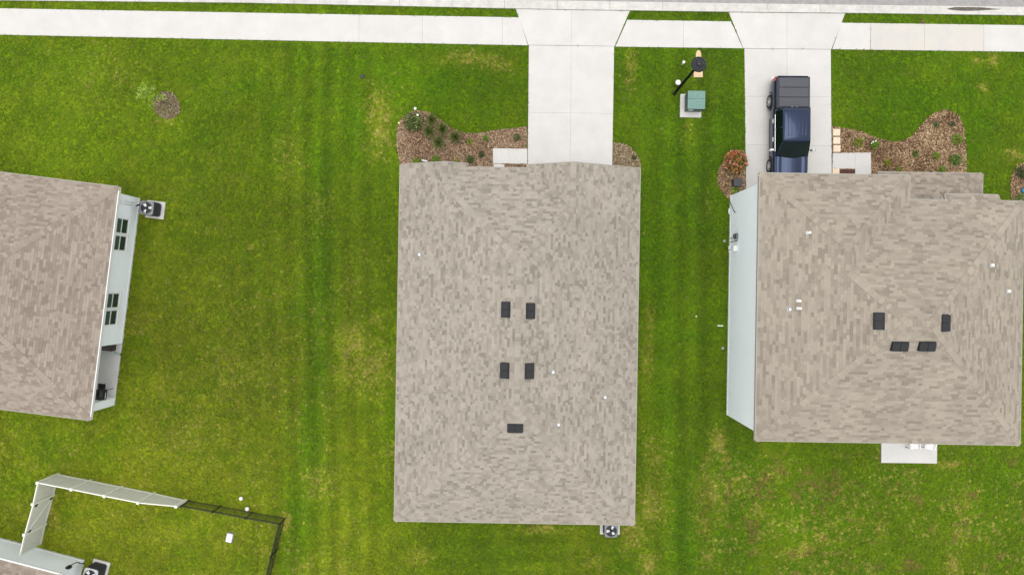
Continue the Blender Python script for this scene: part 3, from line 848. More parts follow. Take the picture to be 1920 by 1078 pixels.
fascia_run(HL, 'fascia', 'fascia', [((lx1,ly1,zl),(lx0,ly1,zl)), ((lx0,ly0,zl),(lx1,ly0,zl))])
LW = -8.55                                        # the porch starts here
mb = MB(); mb.bbox(-19.6, 0, LW, 0, -.05, zl-.14); mb.bbox(-19.6, -3.2, -12.2, LW, -.05, zl-.14)
mb.build('wall', 'stucco', HL)
mb = MB(); mb.bbox(lx0+.05, lx1-.05, ly0+.05, ly1-.05, zl-.165, zl-.142); mb.build('soffit', 'soffit', HL)
mb = MB(); mb.bbox(-3.2, .02, -12.2, LW-.003, -.05, .08); mb.build('porch_floor', 'concrete', HL)
mb = MB(); mb.cbox((-.22, -11.98, 1.19), (.46, .46, 2.42), .02); mb.build('column', 'stucco', HL)
mb = MB(); mb.bbox(.003, .03, LW, 0, -.05, .14); mb.build('foundation_band', 'trim_white', HL)
def window_pair(house, y0, z0=.93, z1=2.12, w=.88):
    for k in range(2):
        ya = y0 - k*(w+.09)
        yb = ya - w
        mb = MB()
        t = .055
        for (a,b,c,d) in ((ya, ya-t, z0, z1), (yb+t, yb, z0, z1)): mb.bbox(.003, .055, b, a, c, d)
        mb.bbox(.003, .055, yb+t, ya-t, z0, z0+t); mb.bbox(.003, .055, yb+t, ya-t, z1-t, z1)
        zm = (z0+z1)/2 + .06
        mb.bbox(.003, .045, yb+t, ya-t, zm-.03, zm+.03)
        f = mb.build('window', 'trim_white', house)
        mb = MB(); mb.bbox(.004, .018, yb+t, ya-t, z0+t, zm-.03); mb.build('pane', 'glass', f)
        mb = MB(); mb.bbox(.004, .026, yb+t, ya-t, zm+.03, z1-t); mb.build('pane', 'glass_screen', f)
        mb = MB(); mb.bbox(.003, .09, yb-.03, ya+.03, z0-.06, z0-.003); mb.build('sill', 'trim_white', f)
inv = WM[HL.name].inverted()
def ly(px, py, z=0): return (inv @ P(px, py, z)).y
window_pair(HL, ly(232, 409.5, 1.5))
window_pair(HL, ly(215, 549, 1.5))
W = WM[HL.name]
EXCL.append([tuple((W @ Vector(p))[:2]) for p in ((-19.6,-12.2,0),(0,-12.2,0),(0,0,0),(-19.6,0,0))])
# refrigerant pipes running up the wall to the condenser
mb = MB()
for dz, dy in ((1.0,-.52),(.0,-.36)): mb.tube([(.03,dy,.7+dz*.1),(.03,dy,2.38)], .018, 6)
mb.build('pipe', 'trim_white', HL)
# ---------------- bottom left house
cb = P(159, 1049.5)
HB = empty('house', cb, radians(-14.6)+TH, 'house corner cut off at the bottom left of the photo', 'house')
bx1, by1, bx0_, by0_ = .28, .26, -13.0, -19.0
RB = Roof([(rect(bx0_, bx1, by0_, by1), [plane_x(bx0_,SL,zl), plane_nx(bx1,SL,zl), plane_y(by0_,SL,zl), plane_ny(by1,SL,zl)])])
hn = (bx1-bx0_)/2; xc = (bx0_+bx1)/2; zr = zl+SL*hn
rfb = build_roof(HB, RB, zl, pal_l, [((bx1,by1,zl),(xc,by1-hn,zr)), ((bx0_,by1,zl),(xc,by1-hn,zr)), ((xc,by0_+hn,zr),(xc,by1-hn,zr))], 12, hview(HB))
fascia_run(HB, 'fascia', 'trim_white', [((bx1,by0_,zl),(bx1,by1,zl)), ((bx1,by1,zl),(bx0_,by1,zl))], th=.07)
mb = MB(); mb.bbox(-12.64, 0, -18.6, 0, -.05, zl-.14); mb.build('wall', 'stucco', HB)
mb = MB(); mb.bbox(bx0_+.05, bx1-.05, by0_+.05, by1-.05, zl-.165, zl-.142); mb.build('soffit', 'soffit', HB)
mb = MB(); mb.bbox(-12.64, .03, .003, .03, -.05, .14); mb.build('foundation_band', 'trim_white', HB)
W = WM[HB.name]
EXCL.append([tuple((W @ Vector(p))[:2]) for p in ((-12.6,-18.6,0),(0,-18.6,0),(0,0,0),(-12.6,0,0))])
inv = WM[HB.name].inverted()
q = inv @ P(129, 1060, 1.2)
mb = MB()
cp = [inv @ P(a, b, z) for a, b, z in ((129,1060.5,1.25),(136,1057,1.35),(143,1053.8,1.2),(149,1054.5,.9),(152,1059,.55),(156,1067,.4))]
for p in cp: p.y = max(p.y, .05)
mb.tube(cp, .03, 8); o = mb.build('cable', 'dark_grey_metal', HB)
mb = MB(); mb.cbox((cp[0].x, .06, cp[0].z), (.22,.12,.3), .03); mb.build('disconnect_box', 'black_metal', HB)

# ------------------------------------------------------------------ air conditioners
def condenser(base, rz, label, size=.78, hgt=.86, body='dark_grey_metal', padlabel='', padsize=(1.0,1.0), padoff=(0,0), top='grey_metal'):
    pad = MB(); pad.cbox((0,0,.03), (padsize[0],padsize[1],.12), .015)
    pc = Vector(base) + Matrix.Rotation(rz,3,'Z') @ Vector((padoff[0],padoff[1],0))
    pad.build('equipment_pad', 'concrete', None, mtx=Matrix.Translation(pc) @ Matrix.Rotation(rz,4,'Z'), label=padlabel, cat='pad')
    b = [pc + Matrix.Rotation(rz,3,'Z') @ Vector((sx*padsize[0]/2, sy*padsize[1]/2, 0)) for sx, sy in ((-1,-1),(1,-1),(1,1),(-1,1))]
    EXCL.append([(p.x,p.y) for p in b])
    r = empty('air_conditioner', (base[0], base[1], .091), rz, label, 'air conditioner', 'condensers beside the houses')
    s = size
    mb = MB()
    ring = lambda w, b_: [(-w+b_,-w),(w-b_,-w),(w,-w+b_),(w,w-b_),(w-b_,w),(-w+b_,w),(-w,w-b_),(-w,-w+b_)]
    w = s/2
    vs = [(x,y,0) for x,y in ring(w,.09)] + [(x,y,hgt-.05) for x,y in ring(w,.09)]
    mb.add(vs, [tuple(range(7,-1,-1)), tuple(range(8,16))]+[(i,(i+1)%8,8+(i+1)%8,8+i) for i in range(8)])
    mb.build('cabinet', body, r)
    for k in range(9):
        lv = MB(); z = .08+.08*k
        lv.add([(x*1.0,y*1.0,zz) for zz in (z, z+.03) for x,y in ring(w+.010,.09)], [(i,(i+1)%8,8+(i+1)%8,8+i) for i in range(8)]+[tuple(range(7,-1,-1)),tuple(range(8,16))])
        lv.build('louvre', body, r)
    # top frame with round fan opening
    mb = MB(); n = 32; rr = w*.83
    sq = []
    for k in range(n):
        a = 2*pi*k/n; c_, s_ = cos(a), sin(a); m_ = min(1/max(abs(c_),1e-6), 1/max(abs(s_),1e-6)); m_ = min(m_, 1.28)
        sq.append((w*c_*m_, w*s_*m_))
    vs = [(x,y,hgt) for x,y in sq]+[(rr*cos(2*pi*k/n), rr*sin(2*pi*k/n), hgt+.01) for k in range(n)]+[(x,y,hgt-.05) for x,y in sq]+[(rr*cos(2*pi*k/n), rr*sin(2*pi*k/n), hgt-.045) for k in range(n)]
    mb.add(vs, [(k,(k+1)%n,n+(k+1)%n,n+k) for k in range(n)]+[(2*n+k,2*n+(k+1)%n,(k+1)%n,k) for k in range(n)]+[(n+k,n+(k+1)%n,3*n+(k+1)%n,3*n+k) for k in range(n)])
    mb.build('top_frame', top, r)
    mb = MB(); mb.lathe([(rr*.99,hgt-.045),(rr*.99,hgt-.040)], (0,0,0), 32); mb.build('fan_well', 'black_metal', r)
    a0 = random.uniform(0, 6)
    for k in range(3):
        a = a0 + 2*pi*k/3
        mb = MB()
        m_ = Matrix.Rotation(a,4,'Z') @ Matrix.Translation((rr*.55,0,hgt-.022)) @ Matrix.Rotation(radians(14),4,'X')
        f = [(-rr*.25,-.045,0),(rr*.30,-.085,0),(rr*.34,.085,0),(-rr*.25,.045,0)]
        mb.add([m_@Vector((x,y,z)) for z in (-.003,.003) for x,y,_ in f], [(3,2,1,0),(4,5,6,7)]+[(i,(i+1)%4,4+(i+1)%4,4+i) for i in range(4)])
        mb.build('fan_blade', 'fan_white', r)
    mb = MB(); mb.lathe([(.06,hgt-.04),(.055,hgt-.004)], (0,0,0), 12); mb.build('fan_hub', 'black_metal', r)
    g = MB()
    for q in (.3,.55,.8,1.0):
        g.tube([(rr*q*cos(2*pi*k/28), rr*q*sin(2*pi*k/28), hgt+.012) for k in range(29)], .0035, 4, cap=False)
    for k in range(8):
        a = 2*pi*k/8; g.tube([(0,0,hgt+.016),(rr*cos(a), rr*sin(a), hgt+.012)], .0035, 4)
    g.build('guard', 'black_metal', r)
    return r
condenser(P(291, 393.5), radians(-6), 'dark condenser unit beside the left house wall', padlabel='pale concrete pad under the left house condenser', padsize=(1.05,1.02), padoff=(.05,-.0))
condenser(P(1142, 984.5), 0, 'condenser half hidden behind the eave of the middle house', size=.76, hgt=.8, padlabel='pale concrete pad behind the middle house', padsize=(1.15,1.0), padoff=(.04,.0))
condenser(P(187.5, 1066), radians(-14), 'pale topped condenser at the bottom left house corner', size=.8, padlabel='light edged pad under the bottom left condenser', padsize=(1.0,1.05), padoff=(.02,.0), top='fan_grey')
mb = MB()
mb.tube([P(263,383.6,.55), P(258,385,.75), P(255,386.5,.8)], .05, 8)
mb.build('refrigerant_hose', 'black_metal', None, label='black hose between left house wall and condenser', cat='hose')

# ------------------------------------------------------------------ plants
def leaf_cloud(mb, rd, c, rx, ry, rz, n, size, cols, flat=.3, shell=.45):
    for _ in range(n):
        while True:
            x, y, z = rd.uniform(-1,1), rd.uniform(-1,1), rd.uniform(-.6,1)
            r = sqrt(x*x+y*y+z*z)
            if shell < r <= 1 or (r <= 1 and rd.random() < .35): break
        q = Vector((c[0]+x*rx, c[1]+y*ry, c[2]+z*rz))
        nrm = Vector((x*.8+rd.uniform(-flat,flat)*2, y*.8+rd.uniform(-flat,flat)*2, .55+rd.uniform(-.3,.5))).normalized()
        t = nrm.cross(Vector((rd.uniform(-1,1), rd.uniform(-1,1), rd.uniform(-.3,.3)))).normalized(); b = nrm.cross(t)
        s = size*rd.uniform(.6,1.25)
        col = rd.choice(cols); f = rd.uniform(.75,1.25); col = tuple(v*f for v in col)
        mb.add([q-t*s, q+b*s*.42+nrm*s*.08, q+t*s*1.05-nrm*s*.2, q-b*s*.42+nrm*s*.08], [(0,1,2,3)], col)
def shrub(px, py, r, h, n, size, cols, label, name='shrub', cat='shrub', group=None, flowers=None, seed=0, stems=5, flat=.3):
    rd = random.Random(seed*31+int(px)); base = P(px, py, 0)
    base = P(px + (960-px)*(h*.5/H)*1.0, py + (539-py)*(h*.5/H), 0)
    e = empty(name, (base.x, base.y, .0), rd.uniform(0,6.2), label, cat, group)
    st = MB()
    for k in range(stems):
        a = rd.uniform(0,6.28); rr = rd.uniform(.2,.7)*r
        st.tube([(0,0,-.02),(rr*.4*cos(a),rr*.4*sin(a),h*.4),(rr*cos(a),rr*sin(a),h*.75)], [.014,.010,.005], 5)
    st.build('stem', 'bark', e)
    mb = MB(); leaf_cloud(mb, rd, (0,0,h*.52), r, r, h*.5, n, size, cols, flat); mb.build('foliage', 'leaf', e)
    if flowers:
        inv = Matrix.Rotation(-e.rotation_euler.z,4,'Z') if False else WM[e.name].inverted()
        for (fx_, fy_, fz, fs, fc) in flowers:
            q = inv @ P(fx_, fy_, fz); fm = MB()
            for k in range(7):
                a = 2*pi*k/7; u = Vector((cos(a), sin(a), .25)); w_ = Vector((-sin(a), cos(a), 0))
                fm.add([q, q+u*fs*.6+w_*fs*.38, q+u*fs, q+u*fs*.6-w_*fs*.38], [(0,1,2,3)], fc)
            fm.add([q+Vector((cos(k)*fs*.35,sin(k)*fs*.35,.03)) for k in range(6)], [tuple(range(6))], fc)
            fm.tube([(q.x*.55, q.y*.55, h*.5), (q.x, q.y, q.z)], .006, 4, color=(.08,.12,.03))
            fm.build('flower', 'petal', e)
    return e
def tuft_grass(px, py, r, h, n, label, cols, seed, group):
    rd = random.Random(seed); base = P(px + (960-px)*(h*.45/H), py + (539-py)*(h*.45/H), 0)
    e = empty('ornamental_grass', (base.x, base.y, 0), 0, label, 'ornamental grass', group)
    mb = MB()
    for _ in range(n):
        a = rd.uniform(0,6.28); L = r*rd.uniform(.35,1.1); hh = h*rd.uniform(.7,1.1); w = rd.uniform(.006,.012)
        dx, dy = cos(a), sin(a); tx, ty = -dy*w, dx*w
        b0 = (rd.uniform(-.05,.05), rd.uniform(-.05,.05))
        p = [(b0[0]+dx*L*f, b0[1]+dy*L*f, hh*g) for f, g in ((0,-.02),(.25,.6),(.62,.95),(1.0,.78+rd.uniform(-.3,.1)))]
        vs = []
        for i, q in enumerate(p):
            ww = (1,1,.7,.15)[i]; vs += [(q[0]+tx*ww,q[1]+ty*ww,q[2]),(q[0]-tx*ww,q[1]-ty*ww,q[2])]
        c_ = rd.choice(cols); f = rd.uniform(.7,1.3)
        mb.add(vs, [(0,2,3,1),(2,4,5,3),(4,6,7,5)], tuple(v*f for v in c_))
    mb.build('blades', 'leaf', e)
    cr = MB(); cr.lathe([(.07,-.03),(.09,.05),(.05,.12)], (0,0,0), 10); cr.build('crown', 'bark', e)
    return e

# mulch beds: soil mound with wood chips
def smooth_poly(pts, n=6):
    out = []; m = len(pts)
    for i in range(m):
        p0, p1, p2, p3 = [Vector(pts[(i+k) % m]) for k in (-1,0,1,2)]
        for j in range(n):
            t = j/n
            q = .5*((2*p1)+(p2-p0)*t+(2*p0-5*p1+4*p2-p3)*t*t+(3*p1-p0-3*p2+p3)*t**3)
            out.append((q.x, q.y))
    return out
def inside(poly, x, y):
    c = np.zeros(np.shape(x), bool); n = len(poly); j = n-1
    for i in range(n):
        xi, yi = poly[i]; xj, yj = poly[j]
        if yi != yj:
            m = ((yi > y) != (yj > y)) & (x < (xj-xi)*(y-yi)/(yj-yi)+xi)
            c ^= m
        j = i
    return c
def mulch_bed(poly_px, label, chip_cols, dens=330, seed=1, hgt=.05, patches=()):
    w = [tuple(P(x,y)[:2]) for x, y in poly_px]
    mb = MB(); n = len(w); c = Vector((sum(p[0] for p in w)/n, sum(p[1] for p in w)/n))
    bm = bmesh.new()
    vs = [bm.verts.new((p[0], p[1], -.03)) for p in w]; vt = [bm.verts.new((p[0]+(c.x-p[0])*.0, p[1], .012)) for p in w]
    for i in range(n): bm.faces.new((vs[i], vs[(i+1)%n], vt[(i+1)%n], vt[i]))
    f = bm.faces.new(vt); bmesh.ops.triangulate(bm, faces=[f])
    bmesh.ops.recalc_face_normals(bm, faces=bm.faces)
    me = bpy.data.meshes.new('mulch_bed'); bm.to_mesh(me); bm.free(); me.materials.append(M['mulch_soil'])
    bed = link('mulch_bed', me, kind='structure', label=label)
    EXCL.append(w)
    rd = np.random.default_rng(seed)
    xs = [p[0] for p in w]; ys = [p[1] for p in w]
    A = (max(xs)-min(xs))*(max(ys)-min(ys)); N = int(A*dens)
    X = rd.uniform(min(xs)-.05, max(xs)+.05, N); Y = rd.uniform(min(ys)-.05, max(ys)+.05, N)
    keep = inside(w, X, Y)
    for q in KEEP_CLEAR: keep &= ~inside(q, X, Y)
    X = X[keep]; Y = Y[keep]
    tone = fbm(X, Y, 1.2, seed+5, 3)
    ch = MB(); pr = random.Random(seed)
    for x, y, t in zip(X, Y, tone):
        L = pr.uniform(.028,.068); wd = pr.uniform(.010,.026); a = pr.uniform(0, 3.14)
        m = Matrix.Translation((x,y,.020+pr.uniform(0,.03))) @ Matrix.Rotation(a,4,'Z') @ Matrix.Rotation(pr.uniform(-.35,.35),4,'X') @ Matrix.Rotation(pr.uniform(-.3,.3),4,'Y')
        k = min(len(chip_cols)-1, max(0, int(.5+(.5+(t-.5)*.9)*(len(chip_cols)-1) + pr.uniform(-2.0,2.0))))
        fb = pr.uniform(.6,1.35); col = tuple(v*fb for v in chip_cols[k])
        vs = [m@Vector(v) for v in ((-L,-wd,0),(L,-wd*.6,0),(L*.9,wd,0),(-L*.8,wd*.8,0),(-L*.9,-wd*.8,.014),(L*.9,-wd*.5,.014),(L*.8,wd*.8,.014),(-L*.7,wd*.7,.014))]
        ch.add(vs, [(4,5,6,7),(0,1,5,4),(1,2,6,5),(2,3,7,6),(3,0,4,7)], col)
    ch.build('wood_chips', 'chip', bed, kind='stuff')
    return bed
KEEP_CLEAR = [q for q in W1+W2+D1+D2] + [XY((1560.2,y-7),(1575.2,y-7),(1575.2,y+7),(1560.2,y+7)) for y in (249,264.3,279.3)]
chips_a = [(.11,.062,.038),(.20,.118,.072),(.31,.198,.122),(.42,.295,.185),(.37,.265,.19)]
chips_b = [(.09,.048,.028),(.18,.10,.057),(.30,.185,.10),(.43,.295,.17),(.50,.375,.235)]
bed1 = [(743.5,265),(744,252),(745,242),(748,232),(752,224.5),(758,217.5),(766,212),(777,208.8),(790,208.5),(800,210),(808,213.5),(816,218.5),(826,225.5),(838,234),(849,241.5),(858,246),(868,248.7),(880,250.3),(892,250.3),(904,249.3),(920,246.3),(938,243),(955,241.6),(970,240.6),(988.5,238),(988,330),(756,330),(750,308),(745.5,285)]
mulch_bed(bed1, 'mulch planting bed left of the middle driveway', chips_a, 480, 3)
bed2 = [(1149,268),(1160,267.5),(1172,271),(1184,278),(1193,288),(1199,300),(1201.5,312),(1201,330),(1148,330)]
mulch_bed(bed2, 'small mulch corner bed right of the middle driveway', [(.24,.18,.11),(.32,.25,.15),(.40,.32,.20)], 330, 4)
bed3 = smooth_poly([(1397,283),(1380,286),(1363,296),(1350,311),(1344.5,328),(1346,345),(1353,359),(1366,372)], 5)
bed3 = [p for p in bed3 if p[0] < 1397.5 and not (p[0] > 1367 and p[1] > 330)] + [(1372,372),(1399,366),(1398,283)]
bed3 = [(1397,283),(1388,284),(1380,286),(1371,290.5),(1363,296),(1356,303),(1350,311),(1346.5,319),(1344.8,328),(1345,337),(1347,346),(1351,355),(1357,364),(1366,373),(1398,371)]
mulch_bed(bed3, 'curved mulch bed left of the truck driveway', chips_b, 480, 5)
bed4 = [(1558.5,236),(1568,237.5),(1579,240),(1595,243),(1611,246),(1624,250.5),(1635,256),(1646,260),(1658,263),(1668,265.3),(1679,266),(1689,265),(1698,262),(1706,258),(1713.5,252),(1721,243),(1729,232.6),(1737,224),(1745,217),(1753,212),(1761,209),(1769,207.2),(1777,206.8),(1785,209.5),(1792,214.5),(1798,220),(1802.5,227),(1806.5,240),(1809.5,258),(1811,285),(1812.5,345),(1559.5,345)]
mulch_bed(bed4, 'wide mulch bed in front of the right house', chips_b, 480, 6)
bed5 = [(1925,303),(1914,307),(1905,314),(1898,325),(1894.5,340),(1894,358),(1896,380),(1897,400),(1940,400),(1945,330),(1935,306)]
mulch_bed(bed5, 'curved mulch bed at the right edge of the photo', chips_b, 480, 7)
ring = blob_poly(313, 198, 25.5, 25.5, 36, .05, 2)
mulch_bed(ring, 'round mulch ring around the young tree', [(.17,.12,.085),(.26,.20,.13),(.34,.28,.19),(.20,.20,.08)], 360, 8)

G1 = [(.05,.10,.025),(.075,.14,.03),(.11,.17,.05)]
GB = [(.11,.22,.02),(.16,.29,.025),(.22,.33,.04)]
GY = [(.25,.28,.03),(.34,.34,.05),(.14,.22,.03)]
GD = [(.035,.065,.018),(.055,.095,.025),(.08,.12,.03)]
shrub(775, 228, .58, .95, 900, .065, [(.075,.115,.022),(.13,.18,.04),(.26,.30,.10),(.03,.05,.012)], 'large dark green bush with white blooms at the left bed corner', 'flowering_bush', 'bush', seed=1,
      flowers=[(778.5,204,.9,.085,(.85,.84,.85)),(783,216,1.0,.07,(.85,.85,.82)),(748,231,.55,.06,(.75,.72,.40))])
for i, (x, y, r, lab) in enumerate(((810.5,226.5,.34,'dark round ornamental grass beside the white flowering bush, nearest the lawn edge'), (805,248,.34,'dark ornamental grass below the flowering bush, leftmost of five'),
        (830,243,.35,'dark ornamental grass in the centre of the group of five'), (854,258,.36,'dark ornamental grass nearest the driveway in the group of five'), (823,268,.38,'dark ornamental grass closest to the roof in the group of five'))):
    tuft_grass(x, y, r*1.25, .75, 330, lab, [(.085,.115,.028),(.14,.18,.04),(.24,.27,.08)], 50+i, 'ornamental grasses in the left bed')
shrub(911,259,.19,.32,110,.05,GB,'small leafy shrub at the lawn edge above the walkway', seed=2, group='small bed shrubs')
shrub(881,266,.20,.30,110,.05,GY,'small olive shrub between grasses and walkway', seed=3, group='small bed shrubs')
shrub(969,258,.24,.30,130,.045,G1,'thin dark shrub beside the middle driveway', seed=4, group='small bed shrubs')
shrub(903,289,.20,.32,120,.045,GD,'small dark shrub just left of the walkway', seed=5, group='small bed shrubs')
shrub(882,299,.24,.36,170,.05,G1,'dark green shrub by the middle house eave', seed=6, group='small bed shrubs')
shrub(817,299,.24,.36,150,.06,GB,'bright green shrub under the left gable peak', seed=7, group='small bed shrubs')
shrub(781,304,.26,.36,150,.06,GB,'bright green shrub at the left end of the front eave', seed=8, group='small bed shrubs')
shrub(855,304,.20,.30,100,.05,GY,'yellowish shrub touching the eave right of the left gable', seed=9, group='small bed shrubs')
shrub(1189,296,.16,.3,90,.045,GD,'single dark shrub in the small corner bed', seed=10)
shrub(1379,304,.70,1.1,620,.13,[(.50,.12,.05),(.62,.21,.09),(.58,.25,.16),(.13,.14,.03),(.24,.20,.05),(.06,.07,.015)],'large red and bronze croton bush beside the truck driveway','croton_bush','bush', seed=11)
shrub(1379,356,.24,.4,150,.06,[(.45,.42,.03),(.30,.36,.04),(.10,.28,.05),(.05,.22,.06)],'yellow and green plant between black box and house wall', seed=12)
shrub(1611,267,.30,.4,200,.06,GY,'yellow green shrub beside the stepping pavers', seed=13, group='shrubs in the wide bed')
shrub(1641,271,.27,.42,200,.055,GB,'green shrub with small white blooms above the right walkway', seed=14, group='shrubs in the wide bed', flowers=[(1637,266.5,.42,.05,(.8,.8,.78)),(1642,265,.42,.05,(.8,.8,.78)),(1634,269,.4,.04,(.8,.8,.78))])
shrub(1717,288,.20,.35,130,.05,G1+GB,'small green shrub in the middle of the wide bed', seed=15, group='shrubs in the wide bed')
shrub(1757,292,.23,.34,130,.055,GB+GY,'light green shrub right of centre in the wide bed', seed=16, group='shrubs in the wide bed')
shrub(1664.5,305,.22,.32,120,.055,GY,'olive shrub just right of the right walkway', seed=17, group='shrubs in the wide bed')
shrub(1793,300,.36,.5,330,.06,GB+G1,'large green shrub at the right end of the wide bed', seed=18, group='shrubs in the wide bed')
shrub(1796,261,.36,.45,230,.06,GY+GB,'yellow flecked shrub on the outer curve of the wide bed', seed=19, group='shrubs in the wide bed')
shrub(1756,233,.20,.28,80,.045,G1,'sparse seedling shrub in the rounded bed head, left one', seed=20, group='shrubs in the wide bed')
shrub(1787,233,.18,.28,80,.045,G1+GD,'sparse seedling shrub in the rounded bed head, right one', seed=21, group='shrubs in the wide bed')
shrub(1685,319,.24,.3,100,.05,GY,'low yellowish shrub against the right house eave', seed=22, group='shrubs in the wide bed')
shrub(1767,319,.26,.3,140,.05,GB,'low green shrub against the eave below the bed head', seed=23, group='shrubs in the wide bed')
shrub(1915,375,.42,.5,260,.06,G1+GB,'green shrub beside the blue ornament at the right edge', seed=24)
shrub(1917,322,.4,.5,220,.06,GD,'dark shrub at the top of the right edge bed', seed=25)
mb = MB(); mb.lathe([(.10,0),(.16,.06),(.14,.20),(.06,.26),(.02,.30)], (0,0,0), 16)
q = P(1918,358,0); mb.build('garden_ornament', 'blue_plastic', None, mtx=Matrix.Translation((q.x,q.y,.02)), label='bright blue ornament in the right edge bed', cat='ornament')
# young tree in the ring
def sapling():
    rd = random.Random(5); b = P(309, 194); e = empty('young_tree', (b.x,b.y,0), 0, 'thin young tree with sparse lime green leaves in mulch ring', 'tree')
    mb = MB(); mb.tube([(0,0,-.05),(.01,.01,.7),(-.03,.02,1.4),(-.02,.05,2.0),(-.05,.06,2.5)], [.035,.028,.022,.014,.006], 7)
    tips = []
    for k in range(9):
        z = 1.1+.15*k; a = k*2.4; L = .62-.04*k; p1 = Vector((.4*L*cos(a), .4*L*sin(a), z+.12)); p2 = Vector((L*cos(a), L*sin(a), z+.3))
        mb.tube([(-.02,.03,z), p1, p2], [.012,.008,.004], 5); tips += [p1, p2, (p1+p2)/2]
    mb.build('trunk', 'bark', e)
    lf = MB()
    for p in tips+[Vector((-.05,.06,2.5))]*2:
        leaf_cloud(lf, rd, p, .21, .21, .15, 18, .075, [(.30,.46,.02),(.38,.52,.05),(.24,.38,.02),(.42,.52,.18)], .5, 0)
    lf.build('crown', 'leaf', e)
    st = MB(); st.tube([(.42,-.12,-.05),(.42,-.12,.55)], .02, 6); st.tube([(.42,-.12,.5),(0.0,0.0,.62)], .008, 4); st.build('stake', 'bark', e)
sapling()

# ------------------------------------------------------------------ stepping pavers
for i, (y, lab) in enumerate(((249,'pinkish stepping paver farthest from the right walkway'),(264.3,'middle of the three pinkish stepping pavers'),(279.3,'pinkish stepping paver touching the right walkway'))):
    mb = MB(); q = P(1567.6+i*.3, y); mb.cbox((0,0,.03), (.42,.40,.09), .012)
    mb.build('stepping_paver', 'paver', None, mtx=Matrix.Translation((q.x,q.y,.005)), label=lab, cat='paver', group='stepping pavers beside the truck driveway')
mb = MB(); q = P(1566.5, 322); mb.cbox((0,0,.03), (.40,.34,.08), .012)
mb.build('doorstep_paver', 'paver', None, mtx=Matrix.Translation((q.x,q.y,.01)), label='pinkish paver under the eave by the right walkway', cat='paver')
mb = MB(); q = P(1588, 324)
for k in range(4): mb.cbox((-.32+.21*k,0,.05), (.19,.36,.10), .01)
mb.build('brick_edging', 'brick_red', None, mtx=Matrix.Translation((q.x,q.y,.0)), label='dark red brick strip under the right house eave', cat='bricks')

# ------------------------------------------------------------------ street lamp
def street_lamp():
    b = P(1264, 176.5); e = empty('street_lamp', (b.x,b.y,0), 0, 'tall black street lamp with round hat between the driveways', 'street lamp')
    mb = MB(); mb.lathe([(.11,-.05),(.11,.04),(.095,.08),(.09,.5),(.08,.6)], (0,0,0), 16); mb.build('base', 'lamp_black', e)
    mb = MB(); mb.tube([(0,0,.55),(0,0,2.5),(0,0,4.7)], [.085,.078,.07], 14); mb.build('pole', 'pole_black', e)
    mb = MB(); mb.lathe([(.05,4.7),(.14,4.78),(.14,4.86),(.11,4.9),(.12,5.2)], (0,0,0), 20); mb.build('lamp_fitter', 'lamp_black', e)
    mb = MB(); mb.lathe([(.11,4.9),(.19,5.0),(.20,5.15),(.17,5.3)], (0,0,0), 20); mb.build('lens', 'glass_screen', e)
    mb = MB(); mb.lathe([(.395,5.26),(.40,5.285),(.375,5.32),(.30,5.385),(.21,5.44),(.19,5.455),(.185,5.50),(.16,5.54),(.09,5.575),(.03,5.585)], (0,0,0), 36); hd = mb.build('lamp_hat', 'lamp_black', e)
    mb = MB(); mb.lathe([(.03,5.58),(.05,5.61),(.045,5.65),(.015,5.69)], (0,0,0), 12); mb.build('finial', 'lamp_black', hd)
street_lamp()
# tan slab and knob seen under the lamp hat
mb = MB(); q = P(1308.5, 122)
pl = [tuple((P(x,y)-q)[:2]) for x, y in ((1300,146),(1317,146),(1317,120),(1314.5,112),(1314,101),(1312.5,97),(1309.5,95),(1306.5,96.5),(1304.5,101),(1304,112),(1301,120))]
mb.prism(pl[::-1] if parea(pl) < 0 else pl, -.05, .07)
mb.build('marker_slab', 'tan_concrete', None, mtx=Matrix.Translation((q.x,q.y,0)), label='tan slab with rounded end lying below the street lamp head', cat='slab')
EXCL.append([(p[0]+q.x, p[1]+q.y) for p in pl])
# transformer
def transformer():
    b = P(1294.5, 199.5); e = empty('transformer', (b.x,b.y,0), 0, 'green metal transformer cabinet on a concrete pad', 'transformer')
    mb = MB(); mb.cbox((.0,0,.04), (1.24,1.36,.16), .02); mb.build('pad', 'concrete', e)
    EXCL.append([(b.x+x, b.y+y) for x,y in ((-.62,-.68),(.62,-.68),(.62,.68),(-.62,.68))])
    w, d, y0, h = .95, .98, .12, .78
    mb = MB(); mb.cbox((.10,y0,.12+h/2), (w,d,h), .02); mb.build('cabinet', 'transformer_dark', e)
    f = [(-w/2-.02+.10,y0-d/2-.03,h+.12),(w/2+.02+.10,y0-d/2-.03,h+.12),(w/2+.02+.10,y0+.05,h+.15),(-w/2-.02+.10,y0+.05,h+.15)]
    mb = MB(); mb.add(f+[(x,y,z+.03) for x,y,z in f], [(3,2,1,0),(4,5,6,7)]+[(i,(i+1)%4,4+(i+1)%4,4+i) for i in range(4)]); ld = mb.build('front_lid', 'transformer_green', e)
    f = [(-w/2-.02+.10,y0+.062,h+.15),(w/2+.02+.10,y0+.062,h+.15),(w/2+.02+.10,y0+d/2+.02,h+.13),(-w/2-.02+.10,y0+d/2+.02,h+.13)]
    mb = MB(); mb.add(f+[(x,y,z+.03) for x,y,z in f], [(3,2,1,0),(4,5,6,7)]+[(i,(i+1)%4,4+(i+1)%4,4+i) for i in range(4)]); mb.build('rear_lid', 'transformer_green', e)
    mb = MB(); mb.lathe([(.13,0),(.13,.006)], (0,0,0), 20)
    mb.v = [(-.12+v[0]*1.3, y0-d/2-.008-v[2], .55+v[1]*.7) for v in mb.v]; mb.build('warning_sticker', 'white_plastic', e)
    mb = MB(); mb.tube([(.12,y0-d/2-.02,.42),(.12,y0-d/2-.05,.5),(.12,y0-d/2-.02,.58)], .012, 6); mb.build('handle', 'black_metal', e)
